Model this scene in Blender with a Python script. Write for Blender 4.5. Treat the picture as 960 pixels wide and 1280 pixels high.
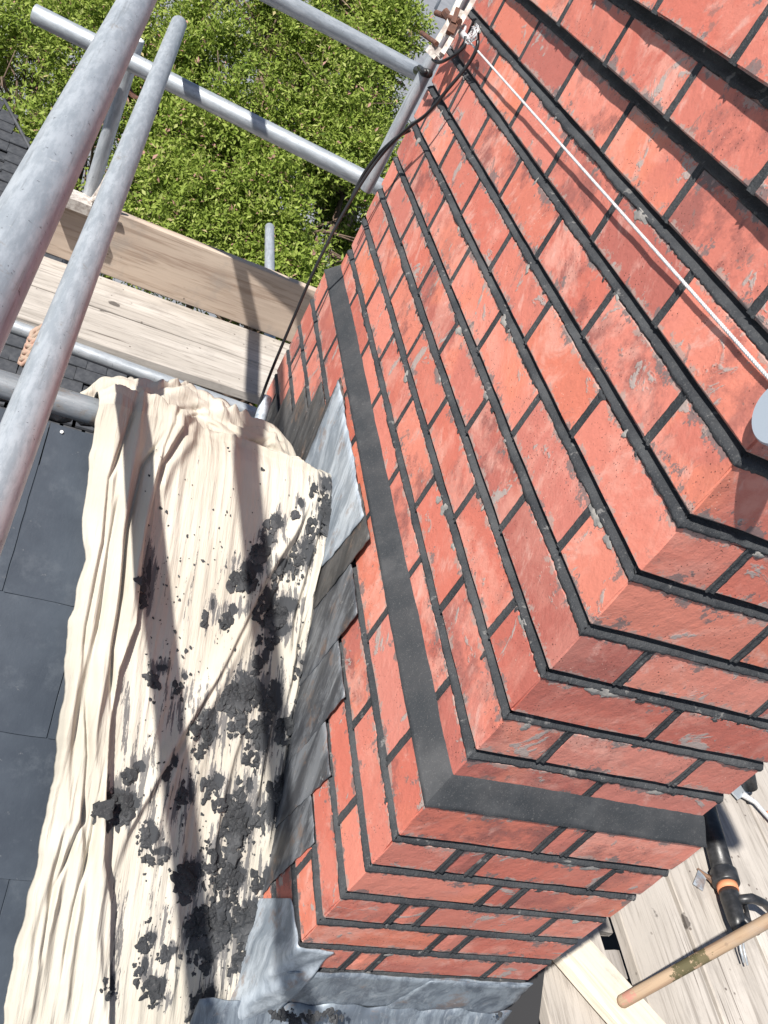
import bpy, bmesh, math, random
import numpy as np
from mathutils import Matrix, Vector
for o in list(bpy.data.objects): bpy.data.objects.remove(o)
SC = bpy.context.scene
COL = SC.collection
rnd = random.Random(7)
rng = np.random.default_rng(7)

# ---------------------------------------------------------------- camera
CAM = np.array([-0.5452, -0.5357, 0.6823])
RM = np.array([[0.88304841, -0.13526111, 0.44936615],
               [0.25836572, -0.65924281, -0.70614876],
               [0.39175587, 0.73966435, -0.54719648]])
FPX = 1088.37
cam_d = bpy.data.cameras.new("camera")
cam = bpy.data.objects.new("camera", cam_d); COL.objects.link(cam)
mw = Matrix.Identity(4)
for i in range(3):
    mw[i][0] = RM[0][i]; mw[i][1] = -RM[1][i]; mw[i][2] = -RM[2][i]; mw[i][3] = CAM[i]
cam.matrix_world = mw
cam_d.sensor_fit = 'VERTICAL'; cam_d.sensor_height = 36.0; cam_d.lens = FPX/1280*36.0
cam_d.clip_start = 0.02; cam_d.clip_end = 800
SC.camera = cam

# ---------------------------------------------------------------- light
SUN = Vector((-0.665, -0.335, 1.0)).normalized()
elev = math.asin(SUN.z); az = math.atan2(SUN.x, SUN.y)
W = bpy.data.worlds.new("World"); SC.world = W; W.use_nodes = True
wn = W.node_tree.nodes; wl = W.node_tree.links
sky = wn.new('ShaderNodeTexSky'); sky.sky_type = 'NISHITA'; sky.sun_disc = False
sky.sun_elevation = elev; sky.sun_rotation = az % (2*math.pi)
bg = wn['Background']; bg.inputs[1].default_value = 0.06
wl.new(sky.outputs[0], bg.inputs[0])
sd = bpy.data.lights.new("sun", 'SUN'); sd.energy = 5.0; sd.angle = math.radians(0.8); sd.color = (1, .955, .89)
so = bpy.data.objects.new("sun", sd); COL.objects.link(so); so.location = (-3, -2, 5)
so.rotation_euler = SUN.to_track_quat('Z', 'Y').to_euler()
SC.view_settings.view_transform = 'Standard'; SC.view_settings.look = 'None'
SC.view_settings.exposure = 0.55; SC.view_settings.gamma = 1
SC.render.engine = 'CYCLES'

# ---------------------------------------------------------------- sight-line helpers (photo pixel -> point on a real plane)
def ray(p): return RM.T @ np.array([(p[0]-480)/FPX, (p[1]-640)/FPX, 1.0])
def on_plane(p, ax, v):
    r = ray(p); return CAM + r*(v-CAM[ax])/r[ax]
def at_depth(p, z): return CAM + ray(p)*z
RY, RZ, RS = 0.652, -0.200, 0.787            # ridge y, ridge z, slope
def on_roof(p, lift=0.0):
    r = ray(p); n = np.array([0, -RS, 1.0]); k = RZ-RS*RY+lift
    return CAM + r*(k-CAM@n)/(r@n)
def roof_z(y): return RZ-RS*np.abs(np.asarray(y)-RY)

# ---------------------------------------------------------------- object helpers
def tag(o, label=None, cat=None, group=None, kind=None):
    if label: o['label'] = label
    if cat: o['category'] = cat
    if group: o['group'] = group
    if kind: o['kind'] = kind
    return o
def empty(name, loc, label=None, cat=None, group=None):
    o = bpy.data.objects.new(name, None); COL.objects.link(o); o.location = loc
    o.empty_display_size = .05
    return tag(o, label, cat, group)
def mesh(name, v, f, smooth=False):
    me = bpy.data.meshes.new(name)
    v = np.asarray(v, dtype=np.float32)
    if isinstance(f, np.ndarray):
        n, k = f.shape
        me.vertices.add(len(v)); me.vertices.foreach_set('co', v.ravel())
        me.loops.add(n*k); me.loops.foreach_set('vertex_index', f.ravel().astype(np.int32))
        me.polygons.add(n); me.polygons.foreach_set('loop_start', np.arange(0, n*k, k, dtype=np.int32))
        me.polygons.foreach_set('loop_total', np.full(n, k, dtype=np.int32))
        me.update(calc_edges=True); me.validate()
    else:
        me.from_pydata([tuple(map(float, q)) for q in v], [], f); me.update()
    if smooth: me.polygons.foreach_set('use_smooth', [True]*len(me.polygons))
    return me
def link(name, me, mat=None, parent=None, loc=None):
    o = bpy.data.objects.new(name, me); COL.objects.link(o)
    if mat and not me.materials: me.materials.append(mat)
    if loc is not None: o.location = [float(c) for c in loc]
    if parent:
        o.parent = parent
        pm = Matrix.Translation(parent.location)
        pp = parent.parent
        while pp: pm = Matrix.Translation(pp.location) @ pm; pp = pp.parent
        if loc is None: o.location = -pm.translation
        else: o.location = Vector([float(c) for c in loc])-pm.translation
    return o
class MB:
    def __init__(s): s.v = []; s.f = []
    def add(s, v, f):
        b = len(s.v); s.v += [tuple(map(float, q)) for q in v]; s.f += [tuple(i+b for i in q) for q in f]
    def box(s, a, b):
        (x0, y0, z0), (x1, y1, z1) = a, b
        s.add([(x0,y0,z0),(x1,y0,z0),(x1,y1,z0),(x0,y1,z0),(x0,y0,z1),(x1,y0,z1),(x1,y1,z1),(x0,y1,z1)],
              [(0,3,2,1),(4,5,6,7),(0,1,5,4),(1,2,6,5),(2,3,7,6),(3,0,4,7)])
    def grid(s, P):                      # P: (n, m, 3)
        n, m = P.shape[:2]; b = len(s.v)
        s.v += [tuple(q) for q in P.reshape(-1, 3).tolist()]
        s.f += [(b+i*m+j, b+(i+1)*m+j, b+(i+1)*m+j+1, b+i*m+j+1) for i in range(n-1) for j in range(m-1)]
    def tube(s, pts, r, n=12, cap=True):
        pts = [Vector([float(c) for c in p]) for p in pts]; rr = r if hasattr(r, '__len__') else [r]*len(pts)
        b = len(s.v); up = None
        for i, p in enumerate(pts):
            d = (pts[min(i+1, len(pts)-1)]-pts[max(i-1, 0)]).normalized()
            if up is None: up = d.orthogonal().normalized()
            up = (up-d*up.dot(d)).normalized(); w = d.cross(up)
            for k in range(n):
                a = 2*math.pi*k/n; s.v.append(tuple(p+(up*math.cos(a)+w*math.sin(a))*rr[i]))
        for i in range(len(pts)-1):
            for k in range(n):
                s.f.append((b+i*n+k, b+i*n+(k+1) % n, b+(i+1)*n+(k+1) % n, b+(i+1)*n+k))
        if cap:
            s.f.append(tuple(b+k for k in range(n))[::-1]); s.f.append(tuple(b+(len(pts)-1)*n+k for k in range(n)))
    def build(s, name, mat, parent=None, smooth=False, loc=None):
        if loc is not None: v = np.array(s.v)-np.array(loc)
        else: v = s.v
        return link(name, mesh(name, v, s.f, smooth), mat, parent, loc)

# ---------------------------------------------------------------- materials
class G:
    def __init__(s, name, rough=.7, metal=0.0, spec=.5):
        s.m = bpy.data.materials.new(name); s.m.use_nodes = True
        s.n = s.m.node_tree.nodes; s.l = s.m.node_tree.links; s.b = s.n['Principled BSDF']
        s.b.inputs['Roughness'].default_value = rough; s.b.inputs['Metallic'].default_value = metal
        s.b.inputs['Specular IOR Level'].default_value = spec
        s.tc = s.n.new('ShaderNodeTexCoord'); s.oi = s.n.new('ShaderNodeObjectInfo')
    def set(s, i, v):
        if hasattr(v, 'node'): s.l.new(v, i)
        elif isinstance(v, tuple) and len(v) == 3 and i.type == 'RGBA': i.default_value = (*v, 1)
        else: i.default_value = v
    def math(s, op, a, b=0.0, c=0.0, clamp=False):
        n = s.n.new('ShaderNodeMath'); n.operation = op; n.use_clamp = clamp
        s.set(n.inputs[0], a); s.set(n.inputs[1], b); s.set(n.inputs[2], c); return n.outputs[0]
    def scale(s, vec, k, off=None):
        n = s.n.new('ShaderNodeMapping'); s.set(n.inputs[0], vec); n.inputs['Scale'].default_value = k
        if off is not None:
            if hasattr(off, 'node'):
                c = s.n.new('ShaderNodeCombineXYZ')
                for q in range(3): s.l.new(off, c.inputs[q])
                s.l.new(c.outputs[0], n.inputs['Location'])
            else: n.inputs['Location'].default_value = off
        return n.outputs[0]
    def rot(s, vec, r):
        n = s.n.new('ShaderNodeMapping'); s.set(n.inputs[0], vec); n.inputs['Rotation'].default_value = r; return n.outputs[0]
    def noise(s, vec, sc, det=4, ro=.55, dist=0.0):
        n = s.n.new('ShaderNodeTexNoise'); s.set(n.inputs['Vector'], vec); n.inputs['Scale'].default_value = sc
        n.inputs['Detail'].default_value = det; n.inputs['Roughness'].default_value = ro; n.inputs['Distortion'].default_value = dist
        return n.outputs[0]
    def vor(s, vec, sc, feat='F1'):
        n = s.n.new('ShaderNodeTexVoronoi'); n.feature = feat; s.set(n.inputs['Vector'], vec); n.inputs['Scale'].default_value = sc
        return n.outputs[0]
    def ss(s, x, a, b):
        n = s.n.new('ShaderNodeMapRange'); n.interpolation_type = 'SMOOTHSTEP'
        s.set(n.inputs[0], x); s.set(n.inputs[1], a); s.set(n.inputs[2], b); return n.outputs[0]
    def mix(s, f, a, b, mode='MIX'):
        n = s.n.new('ShaderNodeMix'); n.data_type = 'RGBA'; n.blend_type = mode
        s.set(n.inputs[0], f); s.set(n.inputs[6], a); s.set(n.inputs[7], b); return n.outputs[2]
    def ramp(s, f, stops):
        n = s.n.new('ShaderNodeValToRGB'); s.set(n.inputs[0], f); e = n.color_ramp.elements
        while len(e) < len(stops): e.new(.5)
        for q, (p, c) in zip(e, stops): q.position = p; q.color = (*c, 1)
        return n.outputs[0]
    def attr(s, name):
        n = s.n.new('ShaderNodeAttribute'); n.attribute_name = name; return n.outputs['Fac']
    def sep(s, v):
        n = s.n.new('ShaderNodeSeparateXYZ'); s.set(n.inputs[0], v); return n.outputs
    def col(s, c): s.set(s.b.inputs['Base Color'], c)
    def bump(s, h, st=.3, d=.002, prev=None):
        n = s.n.new('ShaderNodeBump'); s.set(n.inputs['Height'], h); n.inputs['Strength'].default_value = st
        n.inputs['Distance'].default_value = d
        if prev is not None: s.l.new(prev, n.inputs['Normal'])
        s.l.new(n.outputs[0], s.b.inputs['Normal']); return n.outputs[0]

def mat_brick():
    g = G('red_brick', .62, 0, .4)
    r = g.oi.outputs['Random']; off = g.math('MULTIPLY', r, 37.0)
    r2 = g.math('FRACT', g.math('MULTIPLY', r, 7.31)); r3 = g.math('FRACT', g.math('MULTIPLY', r, 13.7)); r4 = g.math('FRACT', g.math('MULTIPLY', r, 29.3))
    P = g.scale(g.tc.outputs['Object'], (1, 1, 1), off)
    base = g.ramp(r, [(0, (.57, .165, .118)), (.2, (.46, .130, .098)), (.38, (.66, .230, .170)), (.52, (.52, .165, .128)), (.66, (.64, .195, .120)), (.8, (.60, .225, .178)), (.92, (.48, .150, .118)), (1, (.34, .105, .085))])
    # broad soft patches: hot orange, burnt plum, chalky salmon, each brick with its own share
    c = g.mix(g.math('MULTIPLY', g.ss(g.noise(P, 7, 3, .5, .4), .46, .66), g.math('MULTIPLY', g.ss(r2, .2, 1.0), .7)), base, (.72, .235, .145))
    c = g.mix(g.math('MULTIPLY', g.ss(g.noise(P, 11, 7, .7), .49, .62), g.math('MULTIPLY', g.ss(r3, .3, 1.0), .8)), c, (.24, .088, .078))
    c = g.mix(g.math('MULTIPLY', g.ss(g.noise(P, 10, 7, .70, .5), .47, .62), g.math('MULTIPLY', g.ss(r4, .1, 1.0), .65)), c, (.72, .36, .29))
    # pale drag marks from the trowel, all leaning one way
    D = g.scale(g.rot(P, (.7, .5, .6)), (1, 1, .10))
    c = g.mix(g.math('MULTIPLY', g.math('MULTIPLY', g.ss(g.noise(D, 48, 5, .65), .53, .70), g.ss(g.noise(P, 10, 3), .42, .62)), .55), c, (.68, .42, .36))
    # grey mortar smears, thin and uneven
    sm = g.noise(P, 15, 7, .68, .7)
    c = g.mix(g.math('MULTIPLY', g.ss(sm, .612, .640), .85), c, (.36, .34, .32))
    c = g.mix(g.math('MULTIPLY', g.ss(g.noise(g.scale(P, (1, 1, 1), (5, 2, 7)), 26, 7, .74, .5), .60, .66), g.math('MULTIPLY', r3, .8)), c, (.17, .14, .13))
    # rough arris: lime, stain and broken edge along top and bottom
    gz = g.sep(g.tc.outputs['Generated'])[2]
    e = g.math('MINIMUM', gz, g.math('SUBTRACT', 1.0, gz))
    en = g.math('MULTIPLY', g.ss(g.noise(P, 38, 7, .78), .38, .72), .27)
    c = g.mix(g.math('MULTIPLY', g.ss(g.math('SUBTRACT', en, e), .0, .04), .75), c, (.36, .29, .26))
    en2 = g.math('MULTIPLY', g.ss(g.noise(g.scale(P, (1, 1, 1), (9, 1, 3)), 22, 7, .75), .50, .68), .42)
    c = g.mix(g.math('MULTIPLY', g.ss(g.math('SUBTRACT', en2, e), .0, .05), .8), c, (.15, .14, .14))
    sp = g.vor(g.scale(P, (1, .7, 1.6)), 190)
    c = g.mix(g.math('MULTIPLY', g.ss(sp, .15, .08), g.ss(g.noise(P, 14, 4, .7), .60, .68)), c, (.78, .60, .50))
    sp2 = g.vor(g.scale(P, (1, 1, 1), (3, 3, 3)), 210)
    c = g.mix(g.math('MULTIPLY', g.ss(sp2, .20, .12), g.ss(g.noise(P, 22, 2), .50, .58)), c, (.10, .04, .03))
    g.col(c)
    b = g.bump(g.noise(P, 38, 8, .70), .5, .004)
    b = g.bump(g.noise(D, 160, 4, .65), .4, .0015, b)
    b = g.bump(g.ss(sm, .60, .65), .5, .0012, b)
    g.set(g.b.inputs['Roughness'], g.math('ADD', .42, g.math('MULTIPLY', g.noise(P, 35, 3), .35)))
    return g.m
def mat_mortar(name='dark_mortar', c0=(.028, .031, .036), c1=(.055, .059, .064), smooth=False):
    g = G(name, .75, 0, .4); P = g.tc.outputs['Object']
    n = g.noise(P, 14, 5, .6)
    c = g.mix(g.ss(n, .35, .7), c0, c1)
    c = g.mix(g.math('MULTIPLY', g.ss(g.noise(P, 260, 3), .6, .75), .5), c, (.13, .13, .13))
    c = g.mix(g.math('MULTIPLY', g.ss(g.noise(P, 5, 6, .7), .48, .66), .5), c, (.085, .088, .092))
    c = g.mix(g.math('MULTIPLY', g.ss(g.vor(P, 420), .22, .12), .5), c, (.16, .155, .15))
    if not smooth: c = g.mix(g.math('MULTIPLY', g.ss(g.noise(P, 38, 6, .7), .60, .66), .65), c, (.22, .215, .21))
    g.col(c)
    b = g.bump(g.noise(P, 90 if not smooth else 30, 6, .7), .9 if not smooth else .3, .004)
    g.bump(g.noise(P, 600, 3), .6 if not smooth else .3, .0008, b)
    return g.m
def mat_lead(name, c0, c1, c2, rough=.42):
    g = G(name, rough, .35, .5); P = g.scale(g.tc.outputs['Object'], (1, 1, 1), g.math('MULTIPLY', g.oi.outputs['Random'], 9.0))
    S = g.scale(g.rot(P, (.5, .2, .3)), (1, 1, .16))
    c = g.mix(g.ss(g.noise(S, 24, 8, .75, .5), .40, .62), c0, c1)
    c = g.mix(g.math('MULTIPLY', g.ss(g.noise(S, 60, 6, .7, .5), .55, .7), .6), c, c2)
    c = g.mix(g.math('MULTIPLY', g.ss(g.noise(P, 15, 6, .7), .56, .68), .6), c, (.26, .17, .12))
    c = g.mix(g.math('MULTIPLY', g.ss(g.noise(P, 70, 5, .75), .64, .70), .7), c, (.50, .50, .50))
    g.col(c); b = g.bump(g.noise(S, 30, 5), .45, .004); g.bump(g.noise(P, 180, 3), .2, .001, b)
    g.set(g.b.inputs['Roughness'], g.math('ADD', .32, g.math('MULTIPLY', g.noise(S, 40, 4), .4)))
    return g.m
def mat_tube(name='galvanised_steel', k=1.0, dirt=.6):
    g = G(name, .45, .45, .5); P = g.scale(g.tc.outputs['Object'], (1, 1, 1), g.math('MULTIPLY', g.oi.outputs['Random'], 11.0))
    S = g.scale(P, (.22, 1, 1)); S2 = g.scale(P, (.05, 1, 1))
    c = g.mix(g.ss(g.noise(S, 90, 7, .75), .40, .62), (.37*k, .405*k, .44*k), (.50*k, .535*k, .57*k))
    c = g.mix(g.math('MULTIPLY', g.ss(g.noise(P, 24, 6, .75), .54, .70), .3), c, (.27, .30, .33))
    c = g.mix(g.math('MULTIPLY', g.ss(g.noise(S2, 150, 4, .7), .58, .70), .45), c, (.20, .21, .22))
    c = g.mix(g.math('MULTIPLY', g.ss(g.noise(P, 120, 5, .75, 1.0), .64, .72), .7), c, (.66, .66, .63))
    c = g.mix(g.math('MULTIPLY', g.ss(g.noise(P, 170, 3, .6), .66, .72), .7), c, (.08, .08, .09))
    c = g.mix(g.math('MULTIPLY', g.ss(g.noise(g.scale(P, (.5, 1, 1)), 16, 6, .75, .5), .62 if dirt < .7 else .46, .70 if dirt < .7 else .60), dirt), c, (.26, .20, .15))
    g.col(c); b = g.bump(g.noise(S, 60, 5, .6), .12, .0012); g.bump(g.noise(P, 400, 3), .12, .0004, b)
    g.set(g.b.inputs['Roughness'], g.math('ADD', .34, g.math('MULTIPLY', g.noise(S, 60, 4), .30)))
    return g.m
def mat_wood(name, c0, c1, dark, spots=True, gs=1.0):
    g = G(name, .82, 0, .3); P = g.scale(g.tc.outputs['Object'], (1, 1, 1), g.math('MULTIPLY', g.oi.outputs['Random'], 23.0))
    L = g.scale(P, (.06, 1, 1)); L2 = g.scale(P, (.14, 1, 1))
    wob = g.noise(g.scale(P, (.5, 1, 1)), 5, 2)
    grain = g.noise(L, 95*gs, 5, .65, .6); fine = g.noise(L, 330*gs, 3, .6)
    c = g.mix(g.ss(g.noise(L2, 12, 4, .6), .35, .7), c0, c1)
    c = g.mix(g.math('MULTIPLY', g.ss(grain, .47, .68), .7), c, dark)
    c = g.mix(g.math('MULTIPLY', g.ss(fine, .58, .75), .35), c, dark)
    crack = g.ss(g.noise(g.scale(P, (.035, 1, 1)), 70*gs, 2, .5, .4), .70, .735)
    c = g.mix(g.math('MULTIPLY', crack, .85), c, (.05, .035, .025))
    c = g.mix(g.math('MULTIPLY', g.ss(g.noise(P, 6, 6, .7), .50, .68), .5), c, (.30, .275, .25))
    if spots:
        v = g.vor(g.scale(P, (.8, 1.2, 1)), 7); vn = g.noise(P, 60, 4)
        sp = g.ss(g.math('ADD', v, g.math('MULTIPLY', vn, .16)), .20, .17)
        sp = g.math('MULTIPLY', sp, g.ss(g.noise(P, 3.5, 2), .40, .47))
        c = g.mix(g.math('MULTIPLY', sp, .85), c, (.07, .06, .055))
        v2 = g.vor(P, 30); c = g.mix(g.math('MULTIPLY', g.math('MULTIPLY', g.ss(v2, .13, .08), g.ss(g.noise(P, 6, 2), .5, .58)), .8), c, (.09, .07, .06))
    g.col(c); b = g.bump(grain, .5, .0015); b = g.bump(crack, -.8, .003, b); g.bump(fine, .3, .0006, b)
    return g.m
def mat_slate():
    g = G('blue_black_slate', .5, 0, .28); P = g.scale(g.tc.outputs['Object'], (1, 1, 1), g.math('MULTIPLY', g.oi.outputs['Random'], 23.0))
    c = g.mix(g.ss(g.noise(P, 7, 5, .6), .3, .7), (.034, .044, .060), (.056, .070, .090))
    c = g.mix(g.math('MULTIPLY', g.ss(g.noise(P, 16, 7, .75), .5, .68), .4), c, (.09, .105, .125))
    c = g.mix(g.math('MULTIPLY', g.ss(g.noise(P, 55, 4, .7), .66, .74), .4), c, (.25, .25, .25))
    g.col(c); b = g.bump(g.noise(g.scale(P, (1, .5, 1)), 22, 8, .7), .4, .002); g.bump(g.noise(P, 220, 3), .15, .0005, b)
    g.set(g.b.inputs['Roughness'], g.math('ADD', .48, g.math('MULTIPLY', g.noise(P, 12, 4), .25)))
    return g.m
def mat_cloth():
    g = G('cotton_dust_cloth', .92, 0, .15); P = g.tc.outputs['Object']
    Q = g.rot(P, (0, 0, -.10))
    S = g.scale(Q, (1, .07, .07))
    st = g.noise(S, 170, 4, .6); wv = g.noise(P, 900, 2)
    c = g.mix(g.ss(g.noise(P, 6, 4), .35, .7), (.455, .42, .355), (.535, .50, .435))
    c = g.mix(g.math('MULTIPLY', g.ss(g.noise(P, 9, 5, .6), .56, .74), .35), c, (.47, .41, .33))
    gv = g.attr('stain'); fv = g.attr('scrape')
    big = g.noise(g.scale(Q, (1, .55, .55)), 85, 8, .75); mid = g.noise(g.scale(Q, (1, .20, .20)), 130, 7, .78)
    m1 = g.ss(g.math('ADD', gv, g.math('MULTIPLY', g.math('SUBTRACT', big, .5), 1.7)), .46, .54)
    s2 = g.math('ADD', g.math('MULTIPLY', g.math('SUBTRACT', st, .5), 1.9), g.math('MULTIPLY', g.math('SUBTRACT', mid, .5), 1.6))
    m2 = g.ss(g.math('ADD', fv, s2), .58, .67)
    m3 = g.math('MULTIPLY', g.ss(g.math('ADD', fv, g.math('MULTIPLY', g.math('SUBTRACT', mid, .5), 1.6)), .35, .8), .45)
    c = g.mix(m3, c, (.34, .32, .31))
    c = g.mix(g.math('MULTIPLY', m2, .85), c, (.10, .10, .105))
    c = g.mix(m1, c, (.050, .053, .058))
    g.col(c); b = g.bump(st, .55, .0030); b = g.bump(g.noise(S, 60, 4), .6, .007, b); b = g.bump(g.noise(g.scale(Q, (1, .2, .2)), 34, 4), .5, .010, b); g.bump(wv, .2, .0004, b)
    return g.m
def mat_simple(name, c, rough=.5, metal=0.0, bump=0.0, var=None, sc=40):
    g = G(name, rough, metal); P = g.tc.outputs['Object']
    if var: g.col(g.mix(g.ss(g.noise(P, sc, 5, .65), .4, .65), c, var))
    else: g.col(c)
    if bump: g.bump(g.noise(P, sc*2, 5, .6), bump, .002)
    return g.m
def mat_leaf():
    g = G('green_leaf', .60, 0, .2); P = g.tc.outputs['Object']
    a = g.attr('tone')
    c = g.ramp(a, [(0, (.08, .13, .02)), (.35, (.19, .27, .04)), (.7, (.33, .41, .085)), (.93, (.47, .51, .18)), (1, (.50, .28, .24))])
    g.col(c)
    t = g.n.new('ShaderNodeBsdfTranslucent'); g.l.new(c, t.inputs[0])
    mx = g.n.new('ShaderNodeMixShader'); mx.inputs[0].default_value = .35
    g.l.new(g.b.outputs[0], mx.inputs[1]); g.l.new(t.outputs[0], mx.inputs[2])
    g.l.new(mx.outputs[0], g.n['Material Output'].inputs[0])
    return g.m
BRICK = mat_brick(); MORT = mat_mortar(); BELT = mat_mortar('smooth_dark_mortar', (.028, .032, .037), (.045, .047, .051), True)
LEAD_D = mat_lead('weathered_lead', (.07, .075, .085), (.22, .235, .255), (.36, .38, .40), .5)
LEAD_M = mat_lead('grey_lead', (.13, .155, .19), (.30, .345, .39), (.44, .47, .50), .45)
LEAD_L = mat_lead('bright_lead', (.27, .315, .365), (.54, .60, .66), (.14, .165, .20), .42)
SOOT = mat_lead('sooty_lead', (.06, .06, .06), (.125, .122, .12), (.24, .20, .17), .6)
STEEL = mat_tube(); DIRTY = mat_tube('dirty_galvanised_steel', .62, .85); SLATE = mat_slate(); CLOTH = mat_cloth()
WOOD = mat_wood('weathered_board', (.41, .375, .335), (.53, .49, .445), (.22, .195, .17))
TOEW = mat_wood('brown_toe_board', (.45, .36, .29), (.56, .46, .37), (.27, .19, .14), True, .5)
OLDW = mat_wood('grey_old_wood', (.26, .24, .22), (.36, .33, .30), (.14, .12, .10), False)
PALEW = mat_wood('pale_new_wood', (.64, .575, .475), (.69, .63, .53), (.50, .42, .33), False)
POLEW = mat_wood('worn_pole_wood', (.33, .235, .155), (.44, .335, .235), (.20, .11, .075), True, .45)
def add_mould(m, spots):
    g = object.__new__(G); g.m = m; g.n = m.node_tree.nodes; g.l = m.node_tree.links; g.b = g.n['Principled BSDF']
    P = [n for n in g.n if n.type == 'TEX_COORD'][0].outputs['Object']; lk = g.b.inputs['Base Color'].links[0].from_socket
    x = g.sep(P)[0]; n = g.math('MULTIPLY', g.math('SUBTRACT', g.noise(P, 42, 6, .75), .5), .16)
    for (c0, w, cc) in spots:
        k = g.ss(g.math('ADD', g.math('ABSOLUTE', g.math('SUBTRACT', x, c0)), n), w, w-.008)
        lk = g.mix(g.math('MULTIPLY', k, .85), lk, cc)
    g.l.new(lk, g.b.inputs['Base Color'])
add_mould(POLEW, [(.145, .020, (.05, .055, .022)), (.192, .015, (.08, .075, .035)), (.02, .015, (.42, .20, .16))])
BLACK = mat_simple('black_plastic', (.018, .019, .021), .38, 0, .2, (.035, .036, .04), 60)
RUBBER = mat_simple('black_cable_sheath', (.02, .021, .024), .35)
WHITEM = mat_simple('painted_bracket_metal', (.62, .58, .53), .6, .2, .4, (.35, .30, .27), 50)
RUST = mat_simple('rusty_steel', (.16, .075, .05), .8, .2, .6, (.09, .05, .04), 90)
ZINC = mat_simple('zinc_wire', (.64, .645, .65), .5, .2, .2, (.45, .47, .5), 200)
ORANGE = mat_simple('orange_plastic', (.66, .26, .13), .6)
LEAF = mat_leaf(); BARK = mat_simple('bark', (.16, .11, .08), .9, 0, .6, (.10, .07, .05), 30)
PAVE = mat_simple('grey_paving', (.19, .20, .22), .85, 0, .2, (.24, .25, .27), .6)
OLDTILE = mat_simple('old_dark_tile', (.045, .048, .055), .65, 0, .6, (.075, .078, .085), 14)
CRUMB = mat_mortar('mortar_lump', (.022, .024, .027), (.042, .045, .050), True)
DECK = mat_simple('dark_underlay', (.03, .03, .032), .9)

# ---------------------------------------------------------------- ground
def sheet(name, x0, x1, y0, y1, z, mat, kind='structure'):
    m = MB(); m.add([(x0, y0, z), (x1, y0, z), (x1, y1, z), (x0, y1, z)], [(0, 1, 2, 3)])
    return tag(m.build(name, mat), None, None, None, kind)
sheet('ground', -400, 400, -400, 400, -7.5, PAVE)

# ---------------------------------------------------------------- chimney
D = 0.0215; WL, WF = 1.316, 0.394
J = [0, .0764, .1509, .2247, .3030, .3778, .4529, .5285, .6045, .679, .755, .828]   # J1..  (bottom edge of course n at J[n-1])
Bz = [-.1548, -.2295, -.3027, -.3757, -.4505, -.5273, -.602, -.677, -.752, -.827]
MJ = .013
chim = empty('chimney_stack', (WF/2, WL/2, -.9), 'red brick chimney stack with dark pointed joints rising through the slate roof', 'chimney')
_bc = {}
def brick_mesh(lx, ly, lz, var):
    k = (round(lx, 3), round(ly, 3), round(lz, 3), var)
    if k in _bc: return _bc[k]
    r = random.Random(hash(k) & 0xffff)
    nx, ny, nz = max(2, int(lx/.016)), max(2, int(ly/.024)), 4
    idx = {}; V = []; F = []
    ph = [r.uniform(0, 6.28) for _ in range(12)]
    def vid(i, j, k2):
        if (i, j, k2) in idx: return idx[(i, j, k2)]
        def co(a, n, h):          # rows drawn in towards the arrises
            if a == 0: return -h
            if a == n: return h
            if n == 2: return 0
            t = (a-1)/(n-2); e = h-.0022
            return -e+2*e*t
        p = [co(i, nx, lx/2), co(j, ny, ly/2), co(k2, nz, lz/2)]
        on = [i in (0, nx), j in (0, ny), k2 in (0, nz)]
        if sum(on) >= 2:
            q = .0010 if sum(on) == 2 else .0017
            chip = max(0, r.gauss(0, 1))*.0010 + (r.random() < .12)*r.uniform(.001, .0045)
            for a in range(3):
                if on[a]: p[a] -= math.copysign(q+chip*r.uniform(.3, 1), p[a])
        else:
            for a in range(3):
                if on[a]: p[a] += .0005*math.sin(p[(a+1) % 3]*60+ph[a])+r.uniform(-.0003, .0003)
        # slightly wavy bed faces
        p[2] += .0007*math.sin(p[0]*37+ph[3])*(1 if p[2] > 0 else -1)
        idx[(i, j, k2)] = len(V); V.append(p); return idx[(i, j, k2)]
    def face(fix, val, na, nb, flip):
        for a in range(na):
            for b in range(nb):
                q = []
                for (da, db) in ((0, 0), (1, 0), (1, 1), (0, 1)):
                    t = [0, 0, 0]; t[fix] = val
                    o = [x for x in (0, 1, 2) if x != fix]; t[o[0]] = a+da; t[o[1]] = b+db
                    q.append(vid(*t))
                F.append(tuple(q[::-1] if flip else q))
    face(0, 0, ny, nz, True); face(0, nx, ny, nz, False)
    face(1, 0, nx, nz, False); face(1, ny, nx, nz, True)
    face(2, 0, nx, ny, True); face(2, nz, nx, ny, False)
    me = mesh('brick', V, F, False); me.materials.append(BRICK)
    _bc[k] = me; return me
nb = 0
def brick(x0, x1, y0, y1, z0, z1):
    global nb; nb += 1
    me = brick_mesh(x1-x0, y1-y0, z1-z0, nb % 3)
    jit = rnd.uniform(-.0007, .0009)
    o = link('brick', me, None, chim, ((x0+x1)/2+jit, (y0+y1)/2+jit*.6, (z0+z1)/2+rnd.uniform(-.0005, .0005)))
    o.rotation_euler = (rnd.uniform(-.004, .004), rnd.uniform(-.003, .003), rnd.choice([0, math.pi])+rnd.uniform(-.003, .003))
    return o
g2 = .0045        # half a perpend
perpL, perpF, beds = [], [], []
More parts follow.
